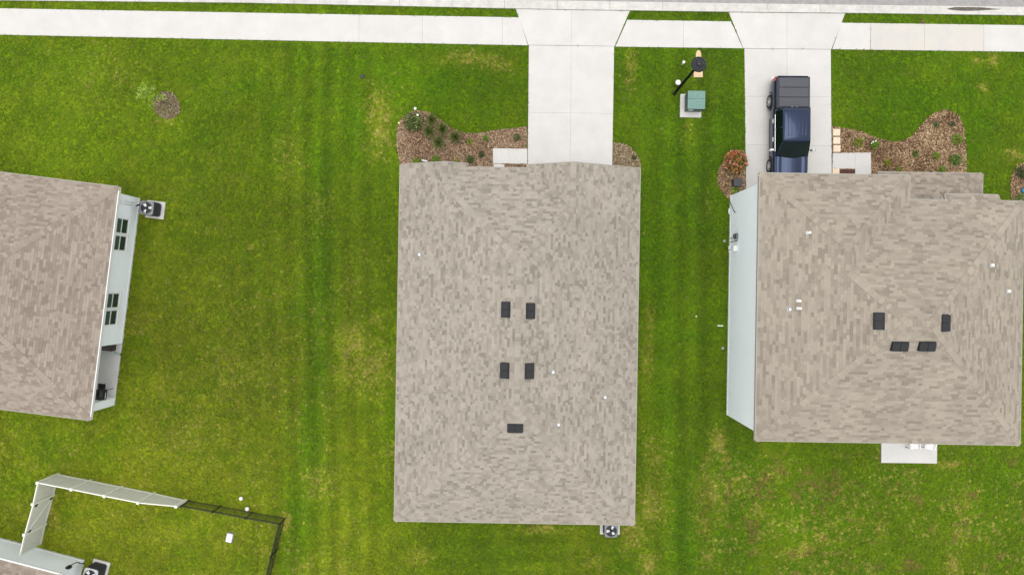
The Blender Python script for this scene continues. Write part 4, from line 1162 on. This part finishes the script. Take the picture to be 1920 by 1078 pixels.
transformer()
def dome(px, py, h, r, material, label, name='vent_cap', stem=.035, grp=None):
    b = P(px + (960-px)*(h/H), py + (539-py)*(h/H)); e = empty(name, (b.x,b.y,0), 0, label, 'pipe cap', grp)
    mb = MB(); mb.tube([(0,0,-.05),(0,0,h-r*.5)], stem, 10); mb.build('pipe', 'pvc', e)
    mb = MB(); mb.lathe([(r,h-r*.7),(r*1.0,h-r*.35),(r*.8,h-r*.05),(r*.4,h+r*.12),(r*.05,h+r*.16)], (0,0,0), 18); mb.build('cap', material, e)
dome(1272, 154.5, .45, .155, 'white_plastic', 'white domed pipe cap partly behind the street lamp pole')
dome(1282.5, 116.5, .55, .085, 'white_plastic', 'small white capped pipe beside the tan slab')
dome(451, 935, .35, .11, 'white_plastic', 'white domed cap outside the black fence')
dome(462.5, 954.5, .35, .12, 'pinkish_plastic', 'pinkish white cap touching the black fence')
def lid(px, py, sx_, sy_, rz, material, label, name='utility_lid', round_=False, h=.06, rim=None):
    q = P(px, py); mb = MB()
    if round_: mb.lathe([(sx_,-.04),(sx_,h-.01),(sx_*.92,h),(sx_*.6,h-.012),(.02,h-.014)], (0,0,0), 24)
    else: mb.cbox((0,0,h/2-.02), (sx_,sy_,h+.04), .03)
    o = mb.build(name, material, None, mtx=Matrix.Translation((q.x,q.y,.01)) @ Matrix.Rotation(rz,4,'Z'), label=label, cat='lid')
    if rim:
        m2 = MB(); m2.cbox((0,0,.0), (sx_+.12,sy_+.12,.06), .03); m2.build('rim', rim, o)
lid(431, 1007, .34, .50, radians(-12), 'white_plastic', 'white rectangular box lid on grass inside the fenced yard', h=.12, rim='grey_metal')
lid(680, 144.5, .13, .13, 0, 'black_metal', 'small round black valve lid in the front lawn', 'valve_lid', True)
for x, y, lab in ((1358,452,'tiny ring sprinkler head by the wall meter'),(1355,652.5,'tiny ring sprinkler head in grass halfway along the pale wall')):
    q = P(x, y); mb = MB()
    mb.lathe([(.075,-.03),(.075,.045),(.055,.05),(.05,.02),(.01,.018)], (0,0,0), 16)
    mb.build('sprinkler_head', 'lead', None, mtx=Matrix.Translation((q.x,q.y,.01)), label=lab, cat='sprinkler', group='sprinkler heads by the pale wall')
mb = MB(); q = P(1350,610.5); mb.cbox((0,0,.045), (.34,.08,.09), .02); mb.build('splash_stick', 'fence_rail', None, mtx=Matrix.Translation((q.x,q.y,0)), label='short cream stick lying on grass by the pale wall', cat='stick')
mb = MB(); q = P(1305,593); mb.cbox((0,0,.02), (.09,.06,.04), .012); mb.build('litter', 'white_plastic', None, mtx=Matrix.Translation((q.x,q.y,0.02)), label='tiny white scrap between the middle and right houses', cat='scrap')
mb = MB(); q = P(796,302); mb.tube([(-.16,.03,.05),(.0,0,.06),(.18,-.04,.05)], .05, 8); mb.build('downspout_elbow', 'trim_white', None, mtx=Matrix.Translation((q.x,q.y,0)), label='pale pipe elbow between two bright shrubs at the eave', cat='pipe')
mb = MB(); q = P(1381,343.5,.2); mb.cbox((0,0,.22), (.46,.42,.46), .04); o = mb.build('planter_box', 'dark_grey_metal', None, mtx=Matrix.Translation((q.x,q.y,0)), label='black square box standing below the croton bush', cat='box')
mb = MB(); mb.cbox((0,0,.47), (.50,.46,.05), .015); mb.build('lid', 'dark_grey_metal', o)
q = P(1730,41.5); mb = MB(); mb.lathe([(.12,0),(.10,.05),(.02,.09)], (0,0,0), 9); mb.build('dirt_clod', 'mulch_soil', None, mtx=Matrix.Translation((q.x,q.y,0)), label='small brown clod in the verge near the right sidewalk', cat='clod')

# ------------------------------------------------------------------ fences
def white_fence():
    tops = [(69,905.5,1.86),(132.5,918,1.86),(194.5,930.5,1.86),(257.5,943,1.86),(329,950,1.26)]
    W_ = [P(x,y,z) for x,y,z in tops]
    e = empty('privacy_fence', (W_[0].x, W_[0].y, 0), 0, 'cream vinyl privacy fence running beside the fenced back yard', 'fence')
    def post(p, h):
        mb = MB(); mb.box((p.x,p.y,h/2-.03), (.125,.125,h+.06), rz=radians(-11)); po = mb.build('post', 'fence_rail', e, world=True)
        mb = MB()
        m = Matrix.Translation((p.x,p.y,h)) @ Matrix.Rotation(radians(-11),4,'Z')
        f = [(-.08,-.08,.0),(.08,-.08,.0),(.08,.08,.0),(-.08,.08,.0),(-.08,-.08,.03),(.08,-.08,.03),(.08,.08,.03),(-.08,.08,.03),(0,0,.08)]
        mb.add([m@Vector(v) for v in f], [(3,2,1,0),(0,1,5,4),(1,2,6,5),(2,3,7,6),(3,0,4,7),(4,5,8),(5,6,8),(6,7,8),(7,4,8)])
        mb.build('cap', 'fence_rail', po, world=True)
    def bay(a, b, ha, hb):
        a = Vector((a.x,a.y,0)); b = Vector((b.x,b.y,0)); t = (b-a).normalized(); n = Vector((-t.y,t.x,0))
        a2 = a+t*.065; b2 = b-t*.065; L = (b2-a2).length
        def slab(name, m_, z0a, z0b, z1a, z1b, th, s0=0.0, s1=1.0):
            mb = MB(); p0 = a2.lerp(b2, s0); p1 = a2.lerp(b2, s1)
            za = lambda s, u, v: u+(v-u)*s
            vs = []
            for p, s in ((p0,s0),(p1,s1)):
                for sg, zz in ((-1, za(s,z0a,z0b)),(1, za(s,z0a,z0b)),(1, za(s,z1a,z1b)),(-1, za(s,z1a,z1b))): vs.append(p+n*sg*th/2+Vector((0,0,zz)))
            mb.add(vs, [(0,1,2,3),(7,6,5,4),(0,4,5,1),(1,5,6,2),(2,6,7,3),(3,7,4,0)]); mb.build(name, m_, e, world=True)
        slab('top_rail', 'fence_rail', ha-.14, hb-.14, ha, hb, .055); slab('bottom_rail', 'fence_rail', .05, .05, .19, .19, .055)
        k = max(3, int(L/.28))
        for i in range(k): slab('board', 'fence_vinyl', .192, .192, ha-.142, hb-.142, .03, i/k+.0025, (i+1)/k-.0025)
    for p, (x,y,z) in zip(W_, tops): post(p, z-.04)
    hs = [1.80,1.80,1.80,1.78,1.20]
    for i in range(4): bay(W_[i], W_[i+1], hs[i], hs[i+1])
    g0 = P(60,946,1.86); g1_ = P(44,1003,1.86); g2_ = P(36.5,1043,1.80)
    post(g0, 1.82); post(g1_, 1.82)
    bay(W_[0], g0, 1.8, 1.8); bay(g1_, g2_, 1.8, 1.8)
    return g0, g1_, e
g0, g1_, wf = white_fence()
def gate(a, b):
    a = Vector((a.x,a.y,0)); b = Vector((b.x,b.y,0)); t = (b-a).normalized(); n = Vector((-t.y,t.x,0))
    if n.x < 0: n = -n
    a2 = a+t*.09; b2 = b-t*.09; L = (b2-a2).length
    rz = atan2(t.y, t.x)
    e = empty('gate', a2, rz, 'cream vinyl yard gate with black hinges and diagonal brace', 'gate')
    sy = 1 if Vector((-t.y,t.x,0)).dot(n) > 0 else -1
    mb = MB(); k = 6
    for i in range(k):
        mb = MB(); mb.bbox(L*i/k+.003, L*(i+1)/k-.003, -.015, .015, .20, 1.64); mb.build('board', 'fence_vinyl', e)
    mb = MB(); mb.bbox(0, L, -.028, .028, 1.642, 1.78); mb.build('top_rail', 'fence_rail', e)
    mb = MB(); mb.bbox(0, L, -.028, .028, .06, .198); mb.build('bottom_rail', 'fence_rail', e)
    mb = MB(); d = Vector((L-.1, 0, 1.35)); an = atan2(1.35, L-.1)
    mb.box((0,0,0), (d.length, .03, .07), mtx=Matrix.Translation((L/2, sy*.045, .92)) @ Matrix.Rotation(-an,4,'Y')); mb.build('brace', 'fence_rail', e)
    for x, z in ((-.03,1.55),(-.03,.28),(L+.02,1.5)):
        mb = MB(); mb.cbox((x+(.06 if x < 0 else -.06), sy*.05, z), (.16,.05,.16), .012); mb.build('hinge' if x < 0 else 'latch', 'black_metal', e)
gate(g0, g1_)
def black_fence():
    tops = [(333,949.5),(396.8,961),(458.8,972.7),(521.5,983.9),(506,1044.5),(492,1102)]
    hh = 1.25; W_ = [P(x,y,hh) for x,y in tops]
    W_[0] = W_[0] + Vector((.10,-.02,0))
    e = empty('picket_fence', (W_[0].x, W_[0].y, 0), 0, 'low black metal picket fence at the yard corner', 'fence')
    pk = MB(); pk.box((0,0,.6), (.030,.026,1.16)); pm = pk.mesh('picket', 'black_metal')
    first = None
    for i, p in enumerate(W_):
        mb = MB(); mb.box((p.x,p.y,hh/2-.03), (.06,.06,hh+.06)); po = mb.build('post', 'black_metal', e, world=True)
        mb = MB(); mb.box((p.x,p.y,hh+.012), (.075,.075,.024)); mb.build('cap', 'black_metal', po, world=True)
    inv = WM[e.name].inverted()
    for a, b in zip(W_, W_[1:]):
        a = Vector((a.x,a.y,0)); b = Vector((b.x,b.y,0)); t = (b-a); L = t.length; t.normalize(); n = Vector((-t.y,t.x,0)); rz = atan2(t.y,t.x)
        for z in (.16, .98, 1.14):
            mb = MB(); mb.box(((a.x+b.x)/2,(a.y+b.y)/2,z), (L-.064,.028,.036), rz); mb.build('rail', 'black_metal', e, world=True)
        k = int(L/.115)
        for j in range(1, k):
            q = inv @ (a+t*(L*j/k))
            o = link('picket', pm, e, Matrix.Translation((q.x,q.y,0)) @ Matrix.Rotation(rz,4,'Z'))
black_fence()

# ------------------------------------------------------------------ things on the left porch and back patio
WL = WM[HL.name]
def lp(x, y, z=.08): return WL @ Vector((x,y,z))
RZL = radians(-7.1)+TH
def grill():
    p = lp(-.36, -11.55); e = empty('barbecue_grill', p, RZL, 'black barbecue grill on the left house porch beside the column', 'grill')
    mb = MB(); mb.cbox((0,0,.75), (.5,.75,.22), .04); mb.build('firebox', 'black_metal', e)
    mb = MB(); mb.tube([(0,-.36,.88),(0,.36,.88)], .235, 14); mb.build('lid', 'black_metal', e)
    mb = MB(); mb.cbox((.0,-.52,.82), (.42,.28,.04), .01); mb.cbox((.0,.55,.82), (.42,.30,.04), .01); mb.build('side_shelf', 'black_metal', e)
    mb = MB(); mb.tube([(.26,-.25,.9),(.32,-.25,.9),(.32,.25,.9),(.26,.25,.9)], .014, 6); mb.build('handle', 'chrome', e)
    for x in (-.2,.2):
        for y in (-.33,.33):
            mb = MB(); mb.tube([(x,y,0),(x,y,.66)], .02, 6); mb.build('leg', 'black_metal', e)
    mb = MB(); mb.tube([(.1,.55,.84),(.2,.75,.9)], .02, 6); mb.build('tongs', 'black_metal', e)
grill()
def bench():
    p = lp(-.72, LW-.27); e = empty('slatted_bench', p, RZL, 'dark brown slatted bench at the wall end of the left porch', 'bench')
    for k in range(4):
        mb = MB(); mb.box((0,-.16+.09*k,.44), (.95,.075,.03)); mb.build('slat', 'wood_dark', e)
    for x in (-.42,.42):
        mb = MB(); mb.box((x,-.02,.21), (.05,.34,.42)); mb.build('leg', 'wood_dark', e)
bench()
p = lp(-.10, LW-.62)
mb = MB(); mb.tube([(-.22,.06,.03),(-.1,0,.05),(.06,-.02,.04),(.14,-.02,.04)], .035, 8)
o = mb.build('hose_nozzle', 'teal_hose', None, mtx=Matrix.Translation(p) @ Matrix.Rotation(RZL,4,'Z'), label='pale green hose nozzle on the left porch floor', cat='nozzle')
mb = MB(); mb.tube([(.13,-.02,.04),(.22,-.02,.04)], .045, 10); mb.build('nozzle_head', 'black_metal', o)
def patio_chair(px, py, label, rz):
    q = P(px, py, .4); e = empty('patio_chair', (q.x,q.y,.08), rz, label, 'chair', 'chairs on the back patio')
    mb = MB()
    for k in range(6): 
        mb = MB(); mb.box((0,-.22+.085*k,.42), (.48,.07,.02)); mb.build('seat_slat', 'white_plastic', e)
    mb = MB(); mb.box((0,0,0), (.48,.03,.5), mtx=Matrix.Translation((0,.30,.68)) @ Matrix.Rotation(radians(-14),4,'X')); mb.build('backrest', 'white_plastic', e)
    for x in (-.22,.22):
        for y in (-.22,.24):
            mb = MB(); mb.tube([(x*1.1,y*1.15,0),(x,y,.42)], .016, 6); mb.tube([(x*1.1,y*1.15,0),(x*1.1,y*1.15,.03)], .03, 8); mb.build('leg', 'dark_grey_metal', e)
        mb = MB(); mb.box((x*1.12,0,.62), (.04,.5,.025)); mb.build('armrest', 'white_plastic', e)
patio_chair(1712, 832, 'white patio chair half hidden under the back eave, left one', radians(4))
patio_chair(1741, 833, 'white patio chair half hidden under the back eave, right one', radians(-12))

# ------------------------------------------------------------------ pickup truck (local +Y is forward; it faces the garage)
def truck():
    e = empty('pickup_truck', (15.74, 9.30, 0.03), radians(180.6), 'navy blue pickup truck with black bed cover parked nose to garage', 'truck')
    YR, YFR, AR, AF = -2.86, 3.02, -1.70, 2.02      # rear, front, axles
    Rw, Ra = .41, .50
    ys = np.arange(YR, YFR+.001, .06)
    def hwid(y, z):
        w = 1.0
        if y > 2.3: w -= .20*((y-2.3)/.72)**2
        if y < -2.5: w -= .05*((-2.5-y)/.36)**2
        w *= {0:.95, 1:.99, 2:1.0, 3:.965, 4:.90, 5:0.0}[z]
        return w
    def ztop(y):
        if y < -1.06: return 1.36
        if y < .9: return 1.22
        return 1.20 - .03*(y-.9) - .05*max(0, y-2.6)/.4
    mb = MB(); vs = []; m = 6
    for y in ys:
        zb = .42
        for ay in (AR, AF):
            d = abs(y-ay)
            if d < Ra: zb = max(zb, .40+sqrt(max(0, Ra*Ra-d*d))*1.0)
        zt = ztop(y)
        zz = [zb, max(zb+.01, .62), max(zb+.02, .96), zt-.07, zt, zt+.03]
        for s in (1, -1):
            for k in range(m): vs.append((s*hwid(y,k), y, zz[k]))
    n = len(ys); fs = []
    for i in range(n-1):
        for k in range(m-1):
            a = i*2*m+k; b = (i+1)*2*m+k
            fs.append((a, b, b+1, a+1)); fs.append((a+m+1, b+m+1, b+m, a+m))
    fs.append(tuple(range(m-1,-1,-1))+tuple(range(m, 2*m))); o = (n-1)*2*m
    fs.append(tuple(o+k for k in range(m))+tuple(o+m+k for k in range(m-1,-1,-1)))
    mb.add(vs, fs, smooth=True); body = mb.build('body', 'navy_paint', e)
    mb = MB(); mb.bbox(-.85,.85,-2.75,2.8,.34,.60); mb.build('chassis', 'black_metal', e)
    # hood: raised centre, sunken flanks, rolled fenders
    xs_ = [-.93,-.86,-.76,-.66,-.56,-.50,-.42,-.2,0,.2,.42,.50,.56,.66,.76,.86,.93]
    zo = [-.05,.035,.065,.045,.030,.040,.085,.10,.105,.10,.085,.040,.030,.045,.065,.035,-.05]
    vs = []; yy = np.linspace(0, 1, 10)
    for fr in yy:
        for x, z in zip(xs_, zo):
            bow = 1-(x/.93)**2
            ya = 1.52+.19*bow; yb = 2.94+.08*bow; y = ya+(yb-ya)*fr
            f = max(0, (y-2.3)/.72); tp = 1-.17*f*f; dz = -.05*max(0,(y-2.5)/.48)**2 - .03*(y-.9) - (.05 if fr == 1 else 0)
            vs.append((x*tp, y, 1.185+dz+z))
    q = len(xs_)
    mb = MB(); mb.add(vs, [(i*q+k,(i+1)*q+k,(i+1)*q+k+1,i*q+k+1) for i in range(len(yy)-1) for k in range(q-1)], smooth=True); mb.build('hood', 'navy_paint', e)
    mb = MB(); mb.bbox(-.80,.80,1.40,1.60,1.205,1.245); mb.build('cowl', 'black_metal', e)
    # bed cover: frame with three folding panels
    mb = MB(); mb.cbox((0,-1.95,1.40), (1.86,1.74,.05), .02); tf = mb.build('bed_cover', 'tonneau_frame', e)
    for k in range(3):
        mb = MB(); y0 = -2.78+.555*k; mb.cbox((0,y0+.265,1.445), (1.66,.525,.045), .018); mb.build('panel', 'tonneau', tf)
    mb = MB(); mb.cbox((-.16,-1.11,1.49), (.10,.05,.02), .008); mb.cbox((.10,-1.11,1.49), (.10,.05,.02), .008); mb.build('strap', 'chrome', tf)
    mb = MB(); mb.cbox((0,-2.90,.95), (1.72,.06,.78), .02); mb.build('tailgate', 'navy_paint', e)
    mb = MB(); mb.cbox((0,-2.98,.55), (1.9,.20,.22), .04); mb.build('rear_bumper', 'chrome', e)
    mb = MB(); mb.cbox((0,3.06,.58), (1.7,.18,.30), .05); mb.build('front_bumper', 'chrome', e)
    mb = MB(); mb.cbox((0,3.02,.90), (1.1,.08,.30), .03); mb.build('grille', 'black_metal', e)
    for s in (-1,1):
        mb = MB(); mb.cbox((s*.72,2.94,.93), (.34,.16,.24), .04); mb.build('headlight', 'glass_screen', e)
        mb = MB(); mb.cbox((s*.93,-2.80,1.05), (.13,.22,.46), .03); mb.build('taillight', 'tail_red', e)
    # cab
    st = [(-1.08,.93,1.25,.83,1.55),(-1.02,.945,1.25,.78,1.86),(-.7,.95,1.25,.755,1.93),(.1,.95,1.25,.75,1.95),(.65,.95,1.25,.75,1.92),(.90,.95,1.25,.74,1.87),(1.62,.93,1.22,.86,1.25)]
    vs = []
    for (y, wb, zb, wt, zt) in st:
        vs += [(-wb,y,zb-.1),(-wb,y,zb),(-wt,y,zt-.03),(-wt*.82,y,zt),(0,y,zt+.015),(wt*.82,y,zt),(wt,y,zt-.03),(wb,y,zb),(wb,y,zb-.1)]
    mb = MB(); q = 9; fs = [(i*q+k,(i+1)*q+k,(i+1)*q+k+1,i*q+k+1) for i in range(len(st)-1) for k in range(q-1)] + [tuple(range(q)), tuple((len(st)-1)*q+k for k in range(q-1,-1,-1))]
    mb.add(vs, fs, smooth=True); cab = mb.build('cab', 'navy_paint', e)
    for k in range(6):
        x = -.5+.2*k
        mb = MB(); mb.add([(x-.035,-.85,1.925),(x+.035,-.85,1.925),(x+.035,.6,1.925),(x-.035,.6,1.925),(x-.012,-.78,1.975-abs(x)*.02),(x+.012,-.78,1.975-abs(x)*.02),(x+.012,.5,1.962-abs(x)*.02),(x-.012,.5,1.962-abs(x)*.02)], [(0,1,5,4),(1,2,6,5),(2,3,7,6),(3,0,4,7),(4,5,6,7)], smooth=True)
        mb.build('roof_rib', 'navy_paint', cab)
    # glass, proud of the cab skin
    mb = MB(); nseg = 8; vs = []
    for i in range(nseg+1):
        u = -1+2*i/nseg; bow = (1-u*u)
        vs += [(u*.73, .86+.11*bow, 1.885+.018*bow), (u*.91, 1.50+.20*bow, 1.295+.015*bow)]
    vs2 = [(x,y,z-.03) for x,y,z in vs]; k2 = len(vs)
    fs = [(2*i,2*i+1,2*i+3,2*i+2) for i in range(nseg)]+[(k2+2*i,k2+2*i+2,k2+2*i+3,k2+2*i+1) for i in range(nseg)]+[(2*i+1,k2+2*i+1,k2+2*i+3,2*i+3) for i in range(nseg)]+[(2*i,2*i+2,k2+2*i+2,k2+2*i) for i in range(nseg)]
    mb.add(vs+vs2, fs, smooth=False); ws = mb.build('windshield', 'car_glass', e)
    mb = MB(); mb.tube([(-.55,1.62,1.27),(.1,1.66,1.285)], .012, 5); mb.tube([(.05,1.66,1.285),(.62,1.58,1.275)], .012, 5); mb.build('wiper', 'black_metal', ws)
    def side(s, y0, y1, t0, t1):
        f = [(s*.957,y0,1.27),(s*.957,y1,1.27),(s*.775,t1,1.86),(s*.775,t0,1.86)]
        mb = MB(); mb.add(f+[(x-s*.02,y,z) for x,y,z in f], [(0,1,2,3),(7,6,5,4)]+[(i,(i+1)%4,4+(i+1)%4,4+i) for i in range(4)]); mb.build('side_window', 'car_glass', e)
    for s in (-1,1):
        side(s, -.95, .04, -.86, .06); side(s, .08, 1.36, .10, .88)
        mb = MB(); mb.cbox((s*.968,.30,1.255), (.025,2.1,.035), .006); mb.build('window_trim', 'chrome', e)
        for y in (-.42,.62):
            mb = MB(); mb.cbox((s*1.005,y,1.08), (.07,.25,.07), .015); mb.build('door_handle', 'chrome', e)
        mr = MB(); mr.tube([(s*.95,1.22,1.24),(s*1.08,1.26,1.28)], .025, 6); mo = mr.build('mirror', 'black_metal', e)
        mr = MB(); mr.cbox((s*1.17,1.27,1.30), (.22,.13,.24), .04); mr.build('mirror_shell', 'chrome', mo)
        mb = MB(); mb.cbox((s*.94,.45,.42), (.08,2.3,.05), .02); mb.build('running_board', 'black_metal', e)
        for ay in (AR, AF):
            wh = MB(); c = Vector((s*.88, ay, Rw))
            prof = [(.24,-.13),(.37,-.14),(.405,-.11),(.41,0),(.405,.11),(.37,.14),(.24,.13)]
            wh.lathe(prof, (0,0,0), 28); wh.v = [(c.x+s*v[2], c.y+v[0], c.z+v[1]) for v in wh.v]; w = wh.build('wheel', 'rubber', e)
            rm = MB(); rm.lathe([(.245,.06),(.25,.137),(.235,.140),(.215,.10),(.02,.09)], (0,0,0), 24); rm.v = [(c.x+s*v[2], c.y+v[0], c.z+v[1]) for v in rm.v]; rm.build('rim', 'fan_grey', w)
            for k in range(6):
                a = 2*pi*k/6; sp = MB()
                sp.box((0,0,0), (.21,.065,.03), mtx=Matrix.Rotation(a,4,'Z') @ Matrix.Translation((.125,0,.118)))
                sp.v = [(c.x+s*v[2], c.y+v[0], c.z+v[1]) for v in sp.v]; sp.build('spoke', 'alloy', w)
            hb = MB(); hb.lathe([(.06,.09),(.06,.145),(.04,.15)], (0,0,0), 14); hb.v = [(c.x+s*v[2], c.y+v[0], c.z+v[1]) for v in hb.v]; hb.build('hub_cap', 'alloy', w)
    # wheel arch lips
        for ay in (AR, AF):
            lipm = MB(); lipm.tube([(s*1.0, ay+.52*cos(a), .42+.52*sin(a)) for a in np.linspace(.05, pi-.05, 15)], .03, 6); lipm.build('arch_lip', 'black_metal', e)
truck()

# ------------------------------------------------------------------ grass
def build_grass():
    dens = 150
    A = (GX1-GX0)*(GY1-GY0); N = int(A*dens)
    x = rng.uniform(GX0, GX1, N); y = rng.uniform(GY0, GY1, N)
    keep = np.ones(N, bool)
    for pl in EXCL:
        xs = [p[0] for p in pl]; ys = [p[1] for p in pl]
        cand = np.where((x > min(xs)) & (x < max(xs)) & (y > min(ys)) & (y < max(ys)))[0]
        if len(cand): keep[cand[inside(pl, x[cand], y[cand])]] = False
    x = x[keep]; y = y[keep]; N = len(x)
    c, n3 = lawn_rgb(x, y, True)
    f = rng.normal(1.0, .17, N).clip(.5, 1.6)*(.86+.28*n3)*(.86+.28*fbm(x, y, 1.0, 88, 3))
    c = c*f[:, None]
    yl = rng.random(N) < .03
    c[yl] = c[yl]*.5 + np.array([.26,.22,.07])*.5
    me = bpy.data.meshes.new('grass')
    me.vertices.add(N)
    co = np.stack([x, y, np.full(N, -.02)], -1).astype(np.float32)
    me.vertices.foreach_set('co', co.ravel())
    at = me.attributes.new('tint', 'FLOAT_COLOR', 'POINT')
    cc = np.ones((N, 4), dtype=np.float32); cc[:, :3] = c
    at.data.foreach_set('color', cc.ravel())
    at = me.attributes.new('siz', 'FLOAT', 'POINT'); at.data.foreach_set('value', (rng.uniform(.7, 1.3, N)*(0.85+.3*n3)).astype(np.float32))
    at = me.attributes.new('ang', 'FLOAT', 'POINT'); at.data.foreach_set('value', rng.uniform(0, 6.28, N).astype(np.float32))
    me.update()
    o = link('grass', me, kind='stuff', label='short green lawn grass around the houses', cat='grass')
    # one tuft
    tm = MB(); rd = random.Random(2)
    for k in range(8):
        a = 2*pi*k/8 + rd.uniform(-.3,.3); L = rd.uniform(.05,.10); h = rd.uniform(.03,.06); w = rd.uniform(.007,.011)
        dx, dy = cos(a), sin(a); tx, ty = -dy*w, dx*w
        vs = [(dx*.008+tx, dy*.008+ty, 0),(dx*.008-tx, dy*.008-ty, 0),(dx*L*.55+tx, dy*L*.55+ty, h),(dx*L*.55-tx, dy*L*.55-ty, h),(dx*L, dy*L, h*.75)]
        tm.add(vs, [(0,1,3,2),(2,3,4)])
    tme = tm.mesh('grass_tuft', 'grass_blade')
    ng = bpy.data.node_groups.new('grass', 'GeometryNodeTree')
    ng.interface.new_socket('Geometry', in_out='INPUT', socket_type='NodeSocketGeometry')
    ng.interface.new_socket('Geometry', in_out='OUTPUT', socket_type='NodeSocketGeometry')
    nn = ng.nodes; l = ng.links
    gi = nn.new('NodeGroupInput'); go = nn.new('NodeGroupOutput')
    iop = nn.new('GeometryNodeInstanceOnPoints')
    m2p = nn.new('GeometryNodeMeshToPoints')
    tuft = bpy.data.objects.new('grass_tuft', tme)           # not linked: only a source for the modifier
    oi = nn.new('GeometryNodeObjectInfo'); oi.inputs['Object'].default_value = tuft
    a1 = nn.new('GeometryNodeInputNamedAttribute'); a1.data_type = 'FLOAT'; a1.inputs['Name'].default_value = 'siz'
    a2 = nn.new('GeometryNodeInputNamedAttribute'); a2.data_type = 'FLOAT'; a2.inputs['Name'].default_value = 'ang'
    cx = nn.new('ShaderNodeCombineXYZ')
    l.new(gi.outputs[0], m2p.inputs['Mesh']); l.new(m2p.outputs[0], iop.inputs['Points'])
    l.new(oi.outputs['Geometry'], iop.inputs['Instance'])
    l.new(a1.outputs['Attribute'], iop.inputs['Scale']); l.new(a2.outputs['Attribute'], cx.inputs['Z']); l.new(cx.outputs[0], iop.inputs['Rotation'])
    l.new(iop.outputs[0], go.inputs[0])
    md = o.modifiers.new('grass', 'NODES'); md.node_group = ng
build_grass()
